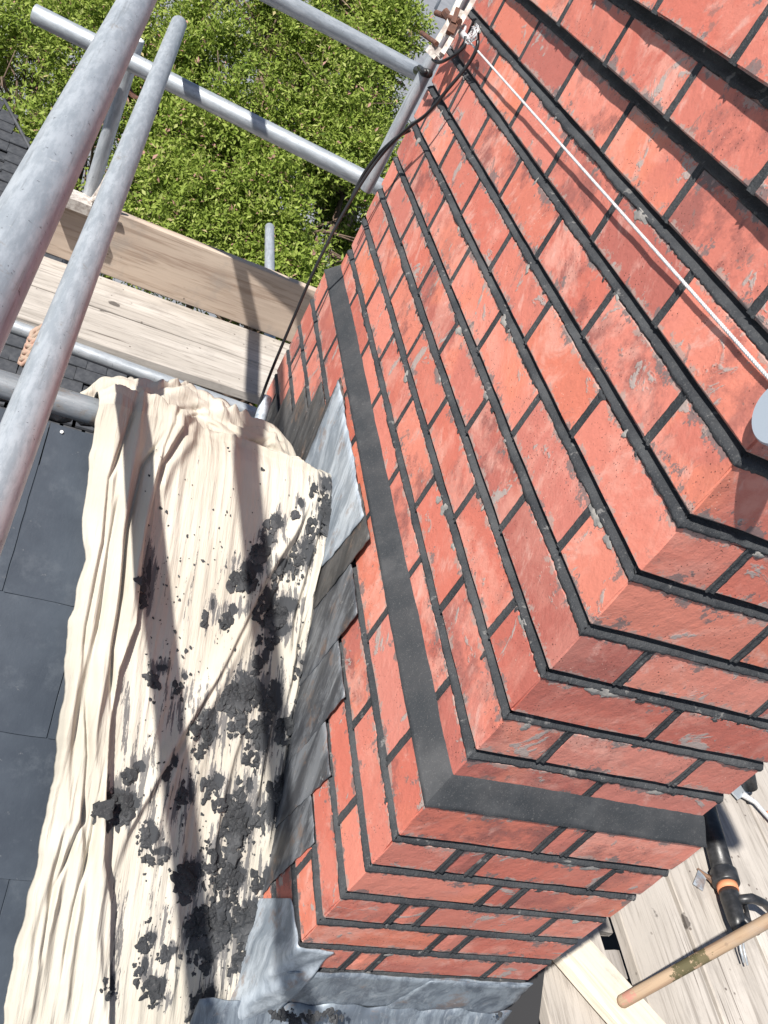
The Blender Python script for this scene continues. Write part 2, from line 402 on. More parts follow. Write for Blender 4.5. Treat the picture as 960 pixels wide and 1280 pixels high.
def course(ox, z0, z1, Lj, Fj, corner_long_on):
    """ox: how far the face stands out; Lj/Fj: centres of the perpends on the long and the short face."""
    T = .0975
    X0, Y0, X1, Y1 = -ox, -ox, WF+ox, WL+ox
    if corner_long_on == 'F':      # corner brick lies along the short face
        brick(X0, Fj[0]-g2, Y0, Lj[0]-g2, z0, z1)
    else:
        brick(X0, Fj[0]-g2, Y0, Lj[0]-g2, z0, z1)
    fs = Fj+[X1+g2]
    for a, b in zip(fs[:-1], fs[1:]):
        if b-a > .012: brick(a+g2, b-g2, Y0, Y0+T, z0, z1)
    ls = Lj+[Y1+g2]
    for a, b in zip(ls[:-1], ls[1:]): brick(X0, X0+T, a+g2, b-g2, z0, z1)
    for y in Lj: perpL.append((-ox, y, z0, z1))
    for x in Fj: perpF.append((-ox, x, z0, z1))
ev = [.1085+.2050*i for i in range(6)]; od = [.2145+.2040*i for i in range(6)]
fe, fo = [.195], [.0905, .2945]
course(0, -.062, J[0]-MJ, [.110, .324, .531, .749, .921, 1.123], [.194], 'F')
for n in range(1, 9):
    course(0, J[n-1], J[n]-MJ, (od if n % 2 else ev), (fo if n % 2 else fe), 'F')
course(.020, J[8], J[9]-MJ, [.396, .600, .806, 1.01, 1.215][0:0]+[.192, .396, .600, .806, 1.01, 1.215], [.0705, .2745], 'F')
course(.040, J[9], J[10]-MJ, [.106, .311, .516, .721, .926, 1.131], [.175, .379], 'F')
LA = [.079, .285, .49, .695, .84, 1.045, 1.254]; LB = [.185, .39, .595, .76, .94, 1.144]
FA, FB = [.1795, .2255], [.0757, .121, .3245]
course(D, Bz[0], -.0835, LA, FA, 'F')
for n in range(1, 9):
    course(D, Bz[n], Bz[n-1]-MJ, (LB if n % 2 else LA), (FB if n % 2 else FA), 'F')

# mortar body behind the bricks (real thickness, set back from every face)
m = MB()
def core(ox, z0, z1, ins=.0125):
    m.box((-ox+ins, -ox+ins, z0), (WF+ox-ins, WL+ox-ins, z1))
core(D, -.92, -.070, .0128); core(0, -.0695, J[8]-.001, .0127); core(.02, J[8]-.0008, J[9]-.001, .0129); core(.04, J[9]-.0008, J[10]-.015, .0131)
m.build('mortar_core', MORT, chim)
# bricks of the two faces turned away, as one part
m = MB()
allc = [(0, J[n-1], J[n]-MJ, n) for n in range(1, 9)]+[(.02, J[8], J[9]-MJ, 1), (.04, J[9], J[10]-MJ, 0)]+[(D, Bz[n], (Bz[n-1]-MJ if n else -.08), n) for n in range(0, 9)]
for ox, z0, z1, n in allc:
    ys = [.12+(.1 if n % 2 else 0)+.205*i for i in range(6)]+[WL+ox+.005]
    for a, b in zip(ys[:-1], ys[1:]): m.box((WF+ox-.09, a+.005, z0), (WF+ox, b-.005, z1))
    xs = [.105+(.1 if n % 2 else 0), .31, WF+ox-.088]
    for a, b in zip(xs[:-1], xs[1:]): m.box((a+.005, WL+ox-.09, z0), (b-.005, WL+ox, z1))
tag(m.build('rear_brickwork', BRICK, chim), kind='stuff')

# weather-struck pointing: pressed in under the upper brick, standing out at its foot
def wob(n, seed, amp, k=6):
    r = np.random.default_rng(seed); t = np.linspace(0, 1, n); o = np.zeros(n)
    for f in (3, 7, 15, 31, 63, 120): o += np.interp(t, np.linspace(0, 1, f+2), r.normal(0, 1, f+2))*(f**-.25)
    return o*amp*.55
def bed_joint(mb, ox, oy, zt, zb, x1, y1, seed, side_in=.0105):
    """strip round the two seen faces; zt upper, zb lower edge"""
    for face in ('L', 'F'):
        length = (y1+oy) if face == 'L' else (x1+ox)
        n = int(length/.0035)+2; t = np.linspace(0, 1, n)
        top = zt+.0030; bot = zb-np.abs(wob(n, seed*7+2, .0030))-.0006+.0011*np.abs(np.random.default_rng(seed).normal(size=n))
        out = .0006+np.abs(wob(n, seed*7+3, .0011)); inn = side_in+wob(n, seed*7+4, .0018)
        mid = wob(n, seed*7+5, .0010)
        s = t*length
        prof = [(inn+.002, top+.002), (inn, top), (inn*.92+mid, zt*.66+zb*.34+mid), (inn*.30+mid, zt*.45+zb*.55), (-out*.8, zb+.0020), (-out, bot+.0006), (.004+0*out, bot-.0004)]
        P = np.zeros((len(prof), n, 3))
        for i, (dp, z) in enumerate(prof):
            dp = np.broadcast_to(dp, n); z = np.broadcast_to(z, n)
            if face == 'L': P[i, :, 0] = -ox+dp; P[i, :, 1] = -oy+s+(dp if False else 0); P[i, 0, 1] = -oy+dp[0]; P[i, :, 2] = z
            else: P[i, :, 1] = -oy+dp; P[i, :, 0] = -ox+s; P[i, 0, 0] = -ox+dp[0]; P[i, :, 2] = z
        if face == 'F': P = P[:, ::-1]
        mb.grid(P[::-1])
m = MB()
sd_ = 1
for n in range(0, 8): bed_joint(m, 0, 0, J[n], J[n]-MJ, WF, WL, sd_); sd_ += 1
bed_joint(m, .0, .0, J[8], J[8]-MJ, WF, WL, 31, .002); bed_joint(m, .02, .02, J[9], J[9]-MJ, WF+.02, WL+.02, 32, .002)
for n in range(0, 8): bed_joint(m, D, D, Bz[n], Bz[n]-MJ, WF+D, WL+D, 50+n)
def perp(mb, face, ox, c, z0, z1, seed):
    n = 18; t = np.linspace(0, 1, n); z = z0-.0005+(z1-z0+.0025)*t
    w0 = c-g2-.0004-np.abs(wob(n, seed, .0012)); w1 = c+g2+.0012+np.abs(wob(n, seed+1, .0010))
    a = -.0009; bq = .0016
    cols = [(w0, .004), (w0+.0006, a), (w0+.0030, a+.0006), (c+.001+0*t, bq), (w1-.0020, .0004), (w1, -.0006), (w1+.0005, .006)]
    P = np.zeros((len(cols), n, 3))
    for i, (u, dp) in enumerate(cols):
        if face == 'L': P[i, :, 0] = -ox+dp; P[i, :, 1] = u
        else: P[i, :, 1] = -ox+dp; P[i, :, 0] = u
        P[i, :, 2] = z
    if face == 'F': P = P[::-1]
    mb.grid(P[::-1])
for i, (ox, y, z0, z1) in enumerate(perpL): perp(m, 'L', -ox, y, z0, z1, 500+i*3)
for i, (ox, x, z0, z1) in enumerate(perpF): perp(m, 'F', -ox, x, z0, z1, 900+i*3)
m.build('mortar_pointing', MORT, chim, True)
# thin old mortar smears left on the brick faces beside the joints
def smears(seed, cnt, mat, r0, r1):
    q = random.Random(seed); mb = MB()
    for i in range(cnt):
        onL = q.random() < .8
        up = q.random() < .72; ox = 0.0 if up else D
        zj = q.choice(J[:8]) if up else q.choice(Bz[:6])
        u = q.uniform(0.02, WL-.05) if onL else q.uniform(.01, WF-.02)
        if onL and not up and u > .10: continue
        rr = q.uniform(r0, r1); cz = zj-MJ-rr*q.uniform(.2, .7); el = q.uniform(.7, 2.2); n = 20; ph = [q.uniform(0, 6) for _ in range(4)]
        ring = []
        for k in range(n):
            a = 2*math.pi*k/n; w = rr*(1+.28*math.sin(2*a+ph[0])+.2*math.sin(3*a+ph[1])+.13*math.sin(7*a+ph[2])+q.uniform(-.1, .1))
            ring.append((u+w*el*math.cos(a)*.8, cz+w*math.sin(a)*.8))
        h = ox+.0022
        if onL: V = [(-h, u, cz)]+[(-ox-.0002, a, b) for a, b in ring]; F = [(0, 1+(k+1) % n, 1+k) for k in range(n)]
        else: V = [(u, -h, cz)]+[(a, -ox-.0002, b) for a, b in ring]; F = [(0, 1+k, 1+(k+1) % n) for k in range(n)]
        mb.add(V, F)
    return mb
tag(smears(3, 70, None, .003, .010).build('pale_mortar_smears', mat_simple('old_grey_mortar', (.22, .212, .205), .9, 0, .6, (.36, .34, .31), 60), chim, True), kind='stuff')
tag(smears(4, 60, None, .002, .007).build('dark_mortar_smears', MORT, chim, True), kind='stuff')

# smooth mortar weathering over the set-back
def belt():
    mb = MB(); zt, zb = -.050, -.0845
    for face in ('L', 'F', 'R', 'B'):
        if face in 'LR': n = 330
        else: n = 110
        t = np.linspace(0, 1, n)
        up = zt+wob(n, 71+ord(face), .0012); lo = zb-np.abs(wob(n, 77+ord(face), .0018)); md = wob(n, 79+ord(face), .0005)
        rows = [(0.0005+0*t, up+.001), (-.0012+0*t, up), (-.010+md, (zt*.6+zb*.4)-.000+md), (-(D-.001)+md, zb+.004+0*t), (-(D+.0024)+0*t, zb+0*t), (-(D+.0020)+0*t, lo), (-(D-.004)+0*t, lo-.001)]
        P = np.zeros((len(rows), n, 3))
        for i, (dp, z) in enumerate(rows):
            e = float(np.mean(dp)); dp = np.broadcast_to(dp, n)
            if face == 'L': P[i, :, 0] = dp; P[i, :, 1] = e+(WL-2*e)*t
            if face == 'F': P[i, :, 1] = dp; P[i, :, 0] = e+(WF-2*e)*t
            if face == 'R': P[i, :, 0] = WF-dp; P[i, :, 1] = e+(WL-2*e)*t
            if face == 'B': P[i, :, 1] = WL-dp; P[i, :, 0] = e+(WF-2*e)*t
            P[i, :, 2] = z
        if face in 'FR': P = P[:, ::-1]
        mb.grid(P)
    return mb.build('mortar_belt', BELT, chim, True)
belt()
# flaunching on top
m = MB(); q = .034
m.add([(-q, -q, J[10]-.0135), (WF+q, -q, J[10]-.0135), (WF+q, WL+q, J[10]-.0135), (-q, WL+q, J[10]-.0135), (.09, .09, J[10]+.012), (WF-.09, .09, J[10]+.012), (WF-.09, WL-.09, J[10]+.012), (.09, WL-.09, J[10]+.012)],
      [(0, 1, 5, 4), (1, 2, 6, 5), (2, 3, 7, 6), (3, 0, 4, 7), (4, 5, 6, 7)])
m.build('top_flaunching', MORT, chim)

# lead flashings, dressed against the brick; each sheet has thickness and a slight lift
def lead_sheet(name, poly, mat, plane='L', lift=.004, seed=0, res=.012, label=None, wav=.0005, parent=chim):
    """poly: outline in (y,z) on the long face or (x,z) on the short one"""
    bm = bmesh.new(); base = -D-lift
    ps = []
    for i, a in enumerate(poly):
        b = poly[(i+1) % len(poly)]; L = math.dist(a, b); k = max(1, int(L/res))
        for j in range(k): ps.append((a[0]+(b[0]-a[0])*j/k, a[1]+(b[1]-a[1])*j/k))
    vs = [bm.verts.new((u, v, 0)) for u, v in ps]
    bm.faces.new(vs); bmesh.ops.triangulate(bm, faces=bm.faces[:])
    for _ in range(3): 
        es = [e for e in bm.edges if e.calc_length() > res*1.6]
        if es: bmesh.ops.subdivide_edges(bm, edges=es, cuts=1); bmesh.ops.triangulate(bm, faces=bm.faces[:])
    bmesh.ops.smooth_vert(bm, verts=[v for v in bm.verts if not v.is_boundary], factor=.5, use_axis_x=True, use_axis_y=True)
    r = random.Random(seed); a1, a2, a3 = [r.uniform(0, 6) for _ in range(3)]
    for v in bm.verts:
        u, w = v.co.x, v.co.y
        h = wav*(math.sin(u*38+w*23+a1)+.7*math.sin(u*71-w*64+a2)+.5*math.sin(w*120+u*33+a3)+1.6)
        jx, jz = (.0012*math.sin(w*190+a2), .0012*math.sin(u*170+a1)) if v.is_boundary else (0, 0)
        if plane == 'L': v.co = Vector((base-h, u+jx, w+jz))
        else: v.co = Vector((u+jx, base-h, w+jz))
    bmesh.ops.recalc_face_normals(bm, faces=bm.faces[:])
    me = bpy.data.meshes.new(name); bm.to_mesh(me); bm.free()
    me.polygons.foreach_set('use_smooth', [True]*len(me.polygons))
    o = link(name, me, mat, parent)
    md = o.modifiers.new('thickness', 'SOLIDIFY'); md.thickness = .0022; md.offset = 0
    if label: o['label'] = label
    return o
def rz(y): return float(roof_z(y))-.01
steps = [(.335, Bz[0], .50), (.236, Bz[1], .41), (.152, Bz[2], .32), (.088, Bz[3], .25)]
lift = .0030
lead_sheet('flashing_step', [(.094, -.40), (.16, -.40), (.16, rz(.16)), (.04, rz(.04)), (.088, -.60), (.078, -.47)][0:0]+[(.086, Bz[3]), (.25, Bz[3]), (.25, rz(.25)), (.10, rz(.10)), (.105, -.53)], LEAD_D, 'L', .0015, 3)
lead_sheet('flashing_step', [(.150, Bz[2]), (.33, Bz[2]), (.33, rz(.33)), (.19, rz(.19)), (.168, -.42)], LEAD_D, 'L', .0035, 4)
lead_sheet('flashing_step', [(.236, Bz[1]), (.42, Bz[1]), (.42, rz(.42)), (.275, rz(.275)), (.248, -.39)], LEAD_D, 'L', .0055, 5)
lead_sheet('flashing_step', [(.334, Bz[0]), (.50, Bz[0]), (.50, rz(.50)), (.37, rz(.37)), (.352, -.33)], LEAD_D, 'L', .0075, 6)
lead_sheet('flashing_step', [(.428, -.086), (.56, -.086), (.56, rz(.56)), (.47, rz(.47)), (.446, -.22)], SOOT, 'L', .0095, 7)
lead_sheet('ridge_flashing', [(.478, -.087), (.64, -.087), (.874, -.089), (.835, -.20), (.80, -.34), (.655, rz(.655)-.0), (.53, rz(.53)), (.50, -.2)], LEAD_L, 'L', .0125, 8, label='bright blue-grey lead sheet over the ridge', wav=.0007)
# far slope steps, sooty
for i, (ya, zt_, yb) in enumerate([(.80, -.088, .885), (.83, Bz[0]-.006, .975), (.90, Bz[1]-.006, 1.065), (1.0, Bz[2]-.006, 1.165), (1.08, Bz[3]-.006, 1.24)]):
    lead_sheet('flashing_step', [(ya, zt_), (yb, zt_), (yb-.015, zt_-.13), (yb-.06, rz(yb)-.02), (ya-.12, rz(ya-.12)-.02)], SOOT, 'L', .0085-.0016*i, 20+i)
# apron on the short face and its folded end
lead_sheet('apron_flashing', [(-.02, -.533), (.25, -.533), (.425, -.530), (.437, -.60), (.430, -.655), (.2, -.66), (-.02, -.665)], LEAD_M, 'F', .0015, 31, wav=.0008)
lead_sheet('apron_flashing', [(.235, -.536), (.421, -.534), (.432, -.60), (.425, -.65), (.205, -.653)], LEAD_M, 'F', .0035, 32, wav=.0008)
m = MB(); n = 60
P = np.zeros((7, n, 3))
for i in range(7):
    xs = np.linspace(-.10, .45, n)
    dy = [0, .006, .016, .035, .075, .12, .16][i]
    P[i, :, 0] = xs; P[i, :, 1] = -D-.006-dy; P[i, :, 2] = [-.640, -.662, -.682, -.705, -.742, -.776, -.808][i]+.004*np.sin(xs*60+i)+.003*np.sin(xs*131)
m.grid(P); o = m.build('apron_flange', LEAD_M, chim, True)
o.modifiers.new('t', 'SOLIDIFY').thickness = .002
# corner piece folded round the arris
def corner_lead():
    n, rows = 56, 30; P = np.zeros((rows, n, 3))
    for i in range(rows):
        t = i/(rows-1); b_ = .0045+.022*t*t; o_ = D+b_; R_ = .007+.018*t
        yl = .072+.050*min(1, t*2.2)+.03*t; xr = .062+.006*t
        for j in range(n):
            s_ = -yl+(yl+xr)*j/(n-1)
            z = -.4535-.275*t+(-.16*max(0, -s_-.01)*(1-t))-.20*max(0, s_-.01)*(1-t)
            q = .0020*math.sin(t*11+s_*55)+.0012*math.sin(s_*130+t*23)
            if s_ < -R_: p = (-o_-q, -o_-s_, z)
            elif s_ > R_: p = (-o_+s_, -o_-q, z)
            else:
                a = (s_+R_)/(2*R_)*math.pi/2; p = (-o_+R_-(R_+q)*math.cos(a), -o_+R_-(R_+q)*math.sin(a), z)
            P[i, j] = p
    mb = MB(); mb.grid(P)
    o = mb.build('corner_flashing', LEAD_L, chim, True)
    o['label'] = 'pale lead corner piece dressed round the arris at the foot of the chimney'
    o.modifiers.new('t', 'SOLIDIFY').thickness = .002
corner_lead()

# ---------------------------------------------------------------- slate roof
roof = empty('slate_roof', (-.5, RY, -.3), 'pitched roof of smooth blue-black slates beneath the white dust cloth', 'roof')
m = MB()
e = .014
def slab(mb, x0, x1, y0, y1, dz=0.0, th=.03):
    v = []
    for x in (x0, x1):
        for y in (y0, y1):
            v.append((x, y, float(roof_z(y))-dz)); v.append((x, y, float(roof_z(y))-dz-th))
    mb.add(v, [(0, 2, 6, 4), (1, 5, 7, 3), (0, 4, 5, 1), (2, 3, 7, 6), (0, 1, 3, 2), (4, 6, 7, 5)])
slab(m, -3.2, -D-.004, -1.6, RY, .016); slab(m, -3.2, -D-.004, RY, 2.4, .016)
slab(m, -D-.004, .58, -1.6, -D-.002, .016); slab(m, WF+D+.002, .58, -D-.002, RY, .016); slab(m, WF+D+.002, .58, RY, 2.4, .016)
m.build('roof_deck', DECK, roof)
ang = math.atan(RS); GA = .1560
def slate_mesh(L):
    mb = MB(); Wd, t = .2275, .0055
    nx, ny = 14, 10
    r = random.Random(3)
    top = np.zeros((nx, ny, 3))
    for i in range(nx):
        for j in range(ny):
            x = -Wd/2+Wd*j/(ny-1); y = L*i/(nx-1)
            if i in (0, nx-1): y += r.uniform(-.0006, .0006)
            if j in (0, ny-1): x += r.uniform(-.0005, .0005)
            top[i, j] = (x, y, t*.5+.0004*math.sin(x*40)+.0003*math.sin(y*33))
    mb.grid(top[:, ::-1]); bot = top.copy(); bot[..., 2] -= t; mb.grid(bot)
    def strip(a, b): mb.grid(np.stack([a, b]))
    strip(top[0], bot[0]); strip(bot[-1], top[-1]); strip(bot[:, 0], top[:, 0]); strip(top[:, -1], bot[:, -1])
    me = mesh('slate', mb.v, mb.f); me.materials.append(SLATE); return me
SM = slate_mesh(.40); ST = slate_mesh(.272)
rows = [.648-.0] + [.428-GA*i for i in range(0, 9)]
edges = [.428-GA*i for i in range(0, 9)]           # exposed lower edges of the rows
for k, yl in enumerate(edges):
    off = -.508 if k % 2 == 0 else -.393
    for c in range(-4, 3):
        x = off+.1150+.2300*c
        if x > -.05 or x < -1.3: continue
        o = link('slate', ST if k == 0 else SM, None, roof, (x, yl, float(roof_z(yl))+.0045))
        o.rotation_euler = (ang-.012, rnd.uniform(-.002, .002), rnd.uniform(-.003, .003))
# more slates out of reach to the left and below, as one part
m = MB()
for k, yl in enumerate([.428-GA*i for i in range(0, 13)]):
    for c in range(-9, 5):
        x = (-.508 if k % 2 == 0 else -.393)+.115+.23*c
        if x < -1.3 or (k >= 9 and x < .6):
            dy = .40*math.cos(ang); dz = .40*math.sin(ang)
            if yl+dy > .66: dy = .648-yl; dz = dy*RS
            m.add([(x-.1135, yl, float(roof_z(yl))+.002), (x+.1135, yl, float(roof_z(yl))+.002), (x+.1135, yl+dy, float(roof_z(yl))+dz-.004), (x-.1135, yl+dy, float(roof_z(yl))+dz-.004),
                   (x-.1135, yl, float(roof_z(yl))-.004), (x+.1135, yl, float(roof_z(yl))-.004)], [(0, 1, 2, 3), (4, 5, 1, 0)])
tag(m.build('slate_courses', SLATE, roof), kind='stuff')
# nail head on the top slate
m = MB(); p = on_roof((77, 540), .006); m.tube([p, p+np.array([0, -.0012, .0015])], .0026, 10)
m.build('white_nail_head', mat_simple('white_paint', (.8, .8, .78), .5), roof)
# broken bedding mortar along the ridge
m = MB()
for i in range(46):
    x = -1.0+i*.021; n_ = 1
    c = Vector((x+rnd.uniform(-.006, .006), RY+.050+rnd.uniform(-.010, .012), RZ-.022+rnd.uniform(-.005, .012)))
    bmx = bmesh.new(); bmesh.ops.create_icosphere(bmx, subdivisions=2, radius=.017)
    for v in bmx.verts: v.co = Vector((v.co.x*1.3, v.co.y*.9, v.co.z*.7))*(1+rnd.uniform(-.14, .14))+c
    m.add([v.co[:] for v in bmx.verts], [tuple(v.index for v in f.verts) for f in bmx.faces]); bmx.free()
tag(m.build('ridge_bedding', mat_simple('pale_bedding_mortar', (.42, .38, .33), .9, 0, .7, (.25, .23, .21), 60), roof), kind='stuff')

# ---------------------------------------------------------------- scaffold tubes
TR = .0218
def pipe(name, a, b, label, r=TR, group='galvanised scaffold tubes', hollow=True, rootcat='scaffold tube', mat=STEEL, n=40):
    a = Vector([float(c) for c in a]); b = Vector([float(c) for c in b]); dr = (b-a); L = dr.length; dr.normalize()
    d = Vector((1, 0, 0)); up = Vector((0, 1, 0)); w = Vector((0, 0, 1))
    V = []; F = []
    prof = [(0, r*.86), (0, r*.97), (.0012, r), *[(L*i/12, r) for i in range(1, 12)], (L-.0012, r), (L, r*.97), (L, r*.86)]
    prof = [(min(.06, L*.2), r*.86)]+prof+[(L-min(.06, L*.2), r*.86)]
    for (s, q) in prof:
        for k in range(n):
            t = 2*math.pi*k/n; dent = 1
            V.append(tuple(d*s+(up*math.cos(t)+w*math.sin(t))*q*dent))
    m_ = len(prof)
    for i in range(m_-1):
        for k in range(n): F.append((i*n+k, i*n+(k+1) % n, (i+1)*n+(k+1) % n, (i+1)*n+k))
    F.append(tuple(range(n))[::-1]); F.append(tuple((m_-1)*n+k for k in range(n)))
    o = link(name, mesh(name, V, F, True), mat, None, a)
    for p in (-1, -2): o.data.polygons[p].use_smooth = False
    o.rotation_euler = dr.to_track_quat('X', 'Z').to_euler()
    o.data.update()
    return tag(o, label, rootcat, group)
def ext(a, b, t): a = np.array(a); b = np.array(b); return a+(b-a)*t
A1, B1 = at_depth((172, 0), 1.168*.93), at_depth((39, 260), .678*.93)
pipe('scaffold_tube', ext(A1, B1, 3.4), ext(A1, B1, -2.9), 'nearest and thickest-looking scaffold tube sweeping across the upper left corner', .0204)
A2, B2 = at_depth((223.5, 30), 2.42), at_depth((27, 537), .93)
pipe('scaffold_tube', ext(A2, B2, 1.9), A2, 'long scaffold tube whose open end stops in front of the trees at upper left')
A3, B3 = at_depth((43, 17), 2.42), at_depth((487, 240), 2.62)
pipe('scaffold_tube', A3, B3, 'level scaffold guard rail crossing behind the two leaning tubes before the trees', .0262)
A4, B4 = at_depth((340, -5), 2.5), at_depth((530, 95), 2.75)
pipe('scaffold_tube', ext(A4, B4, -.6), B4, 'upper scaffold guard rail at the top edge running to the aerial mast', .0256)
# tube lying on the ridge
A5 = np.array([-1.5, .657, RZ+.022]); B5 = np.array([-.30, .672, RZ+.020])
pipe('scaffold_tube', A5, B5, 'dirty scaffold tube lying along the roof ridge under the dust cloth edge', mat=DIRTY)
# transom below the boards, seen between cloth and boards
A6 = on_plane((60, 424), 2, -.835); B6 = on_plane((240, 489), 2, -.835)
pipe('scaffold_tube', ext(A6, B6, -1.0), ext(A6, B6, 2.2), 'scaffold tube running just in front of the far walkway boards')
A7 = on_plane((337, 284), 2, -.862); B7 = on_plane((337, 345), 2, -.862)
pipe('scaffold_tube', A7, ext(A7, B7, 2.2), 'short tube end poking out beyond the brown toe board')
zb_ = on_plane((112, 236), 1, 2.37); 
pipe('scaffold_tube', (zb_[0], 2.37, -1.2), (zb_[0]+.01, 2.33, -.05), 'upright scaffold tube standing behind the left end of the toe board')
# standards below the platforms
pipe('scaffold_tube', (1.62, -.42, -7.5), (1.62, -.42, .3), 'upright scaffold tube outside the right walkway', hollow=False) if False else None
# rusty coupler hanging under the guard rail
def coupler(c, axis, name, label, mat, r=.027):
    c = Vector([float(q) for q in c]); ax = Vector(axis).normalized(); u = ax.orthogonal().normalized(); w = ax.cross(u)
    e_ = empty(name, c, label, 'coupler', 'scaffold couplers')
    mb = MB(); n = 22
    for k in range(n):
        a0, a1 = 2*math.pi*k/n*.86, 2*math.pi*(k+1)/n*.86
        q = []
        for (a, rr, h) in ((a0, r, -.016), (a1, r, -.016), (a1, r, .016), (a0, r, .016), (a0, r+.005, -.016), (a1, r+.005, -.016), (a1, r+.005, .016), (a0, r+.005, .016)):
            q.append(tuple(c+(u*math.cos(a)+w*math.sin(a))*rr+ax*h))
        mb.add(q, [(0, 1, 2, 3), (4, 7, 6, 5), (0, 4, 5, 1), (3, 2, 6, 7), (1, 5, 6, 2), (0, 3, 7, 4)])
    mb.build('band', mat, e_)
    mb = MB(); p0 = c+u*(r+.004); mb.tube([p0-w*.03, p0+w*.03], .0055, 10); mb.tube([p0+w*.018, p0+w*.03], .010, 6)
    mb.build('bolt', mat, e_)
    return e_
coupler(at_depth((172, 108), 2.85), tuple(ray((172, 108))+np.array([.5, 0, .3])), 'swivel_coupler', 'rusty curved coupler hanging below the guard rail in front of the trees', RUST, .032)

# ---------------------------------------------------------------- boards
def board(name, a, b, w, t, label, mat, group, zup=(0, 0, 1), warp=.002, cat='board', seed=0):
    """a,b: centre line of the upper face"""
    a = Vector([float(c) for c in a]); b = Vector([float(c) for c in b]); L = (b-a).length
    ex = (b-a).normalized(); ez = Vector(zup); ez = (ez-ex*ez.dot(ex)).normalized(); ey = ez.cross(ex)
    r = random.Random(seed); nx = max(8, int(L/.05))
    ph = [r.uniform(0, 6) for _ in range(4)]
    ring = [(-.5, -.10), (-.485, 0), (-.25, .03), (0, .05), (.25, .03), (.485, 0), (.5, -.10), (.5, -.9), (.485, -1), (-.485, -1), (-.5, -.9)]
    V = []; F = []; k = len(ring)
    for i in range(nx+1):
        x = L*i/nx
        for (u, h) in ring:
            V.append((x+(r.uniform(-.002, .002) if i in (0, nx) else 0), u*w+(.0012*math.sin(x*9+ph[0])+r.uniform(-.0005, .0005))*(1 if abs(u) > .4 else 0), h*t+warp*math.sin(x*2.1+ph[1])*.5+warp*u*math.sin(x*1.3+ph[2])))
    for i in range(nx):
        for j in range(k): F.append((i*k+j, i*k+(j+1) % k, (i+1)*k+(j+1) % k, (i+1)*k+j))
    F.append(tuple(range(k))[::-1]); F.append(tuple(nx*k+j for j in range(k)))
    F = [q[::-1] for q in F]
    o = link(name, mesh(name, V, F), mat)
    M = Matrix.Identity(4)
    for i in range(3): M[i][0] = ex[i]; M[i][1] = ey[i]; M[i][2] = ez[i]; M[i][3] = a[i]
    o.matrix_world = M
    return tag(o, label, cat, group)
ZP = -.80
GR = 'weathered scaffold boards'
xl = -.655
board('scaffold_board', (xl, 1.99, ZP), (1.9, 1.99, ZP+.002), .205, .036, 'pale scaffold board with dark drips, nearest the chimney on the far walkway', WOOD, GR, seed=1)
board('scaffold_board', (xl, 2.20, ZP+.002), (1.9, 2.20, ZP), .203, .036, 'pale scaffold board lying against the foot of the brown toe board', WOOD, GR, seed=2)
board('toe_board', (-.66, 2.318, ZP+.118), (2.6, 2.318, ZP+.106), .222, .034, 'brown toe board on edge along the far walkway with two tube shadows', TOEW, None, zup=(0, -1, .06), seed=3)
# right platform, boards run away from the camera
def rb(x0, x1, y0, y1, label, s, z=ZP, dx=0.0, mat=WOOD):
    board('scaffold_board', ((x0+x1)/2, y0, z), ((x0+x1)/2+dx, y1, z), x1-x0-.006, .036, label, mat, GR, seed=s)
rb(.648, .852, -.9, 1.95, 'scaffold board nearest the chimney on the right walkway, partly under a loose plank', 11, dx=.03)
rb(.921, 1.114, -.9, 1.95, 'second scaffold board from the chimney on the right walkway, right of the board gap', 12, dx=.03)
rb(1.114, 1.325, -.9, 1.95, 'third scaffold board from the chimney, crossed by the pole shadow', 13, dx=.05)
rb(1.333, 1.535, -.9, 1.95, 'fourth scaffold board from the chimney, under the black mortar gun', 14, dx=.05)
rb(1.540, 1.745, -.9, 1.95, 'scaffold board at the far right edge beyond the brush', 15, dx=.05)
# narrow grey batten in the gap with dark holes either side
for (y0_, y1_, lb) in ((-.7, .075, 'narrow grey batten piece in the board gap below the pole end'), (.118, .175, 'short grey batten piece between two dark holes in the board gap'), (.215, .62, 'long grey batten piece in the board gap nearest the chimney corner')):
    board('batten', (.884, y0_, ZP-.016), (.884, y1_, ZP-.016), .060, .02, lb, OLDW, 'battens in the board gap', seed=16)
board('loose_plank', on_plane((690, 1150), 2, ZP+.040), on_plane((850, 1330), 2, ZP+.040), .098, .028, 'clean cream plank lying askew beside the chimney foot under the pole end', PALEW, None, seed=17)
# black sheet below the left edge of that platform
m = MB(); m.box((.60, -1.2, -1.6), (1.8, 2.4, -1.58)); tag(m.build('lower_lift_boards', DECK), 'dark lower scaffold deck seen through the gaps between boards', 'deck')
# transom tubes carrying the right boards
pipe('scaffold_tube', (.56, .95, ZP-.062), (2.2, .95, ZP-.062), 'transom tube hidden under the right walkway boards') if False else None

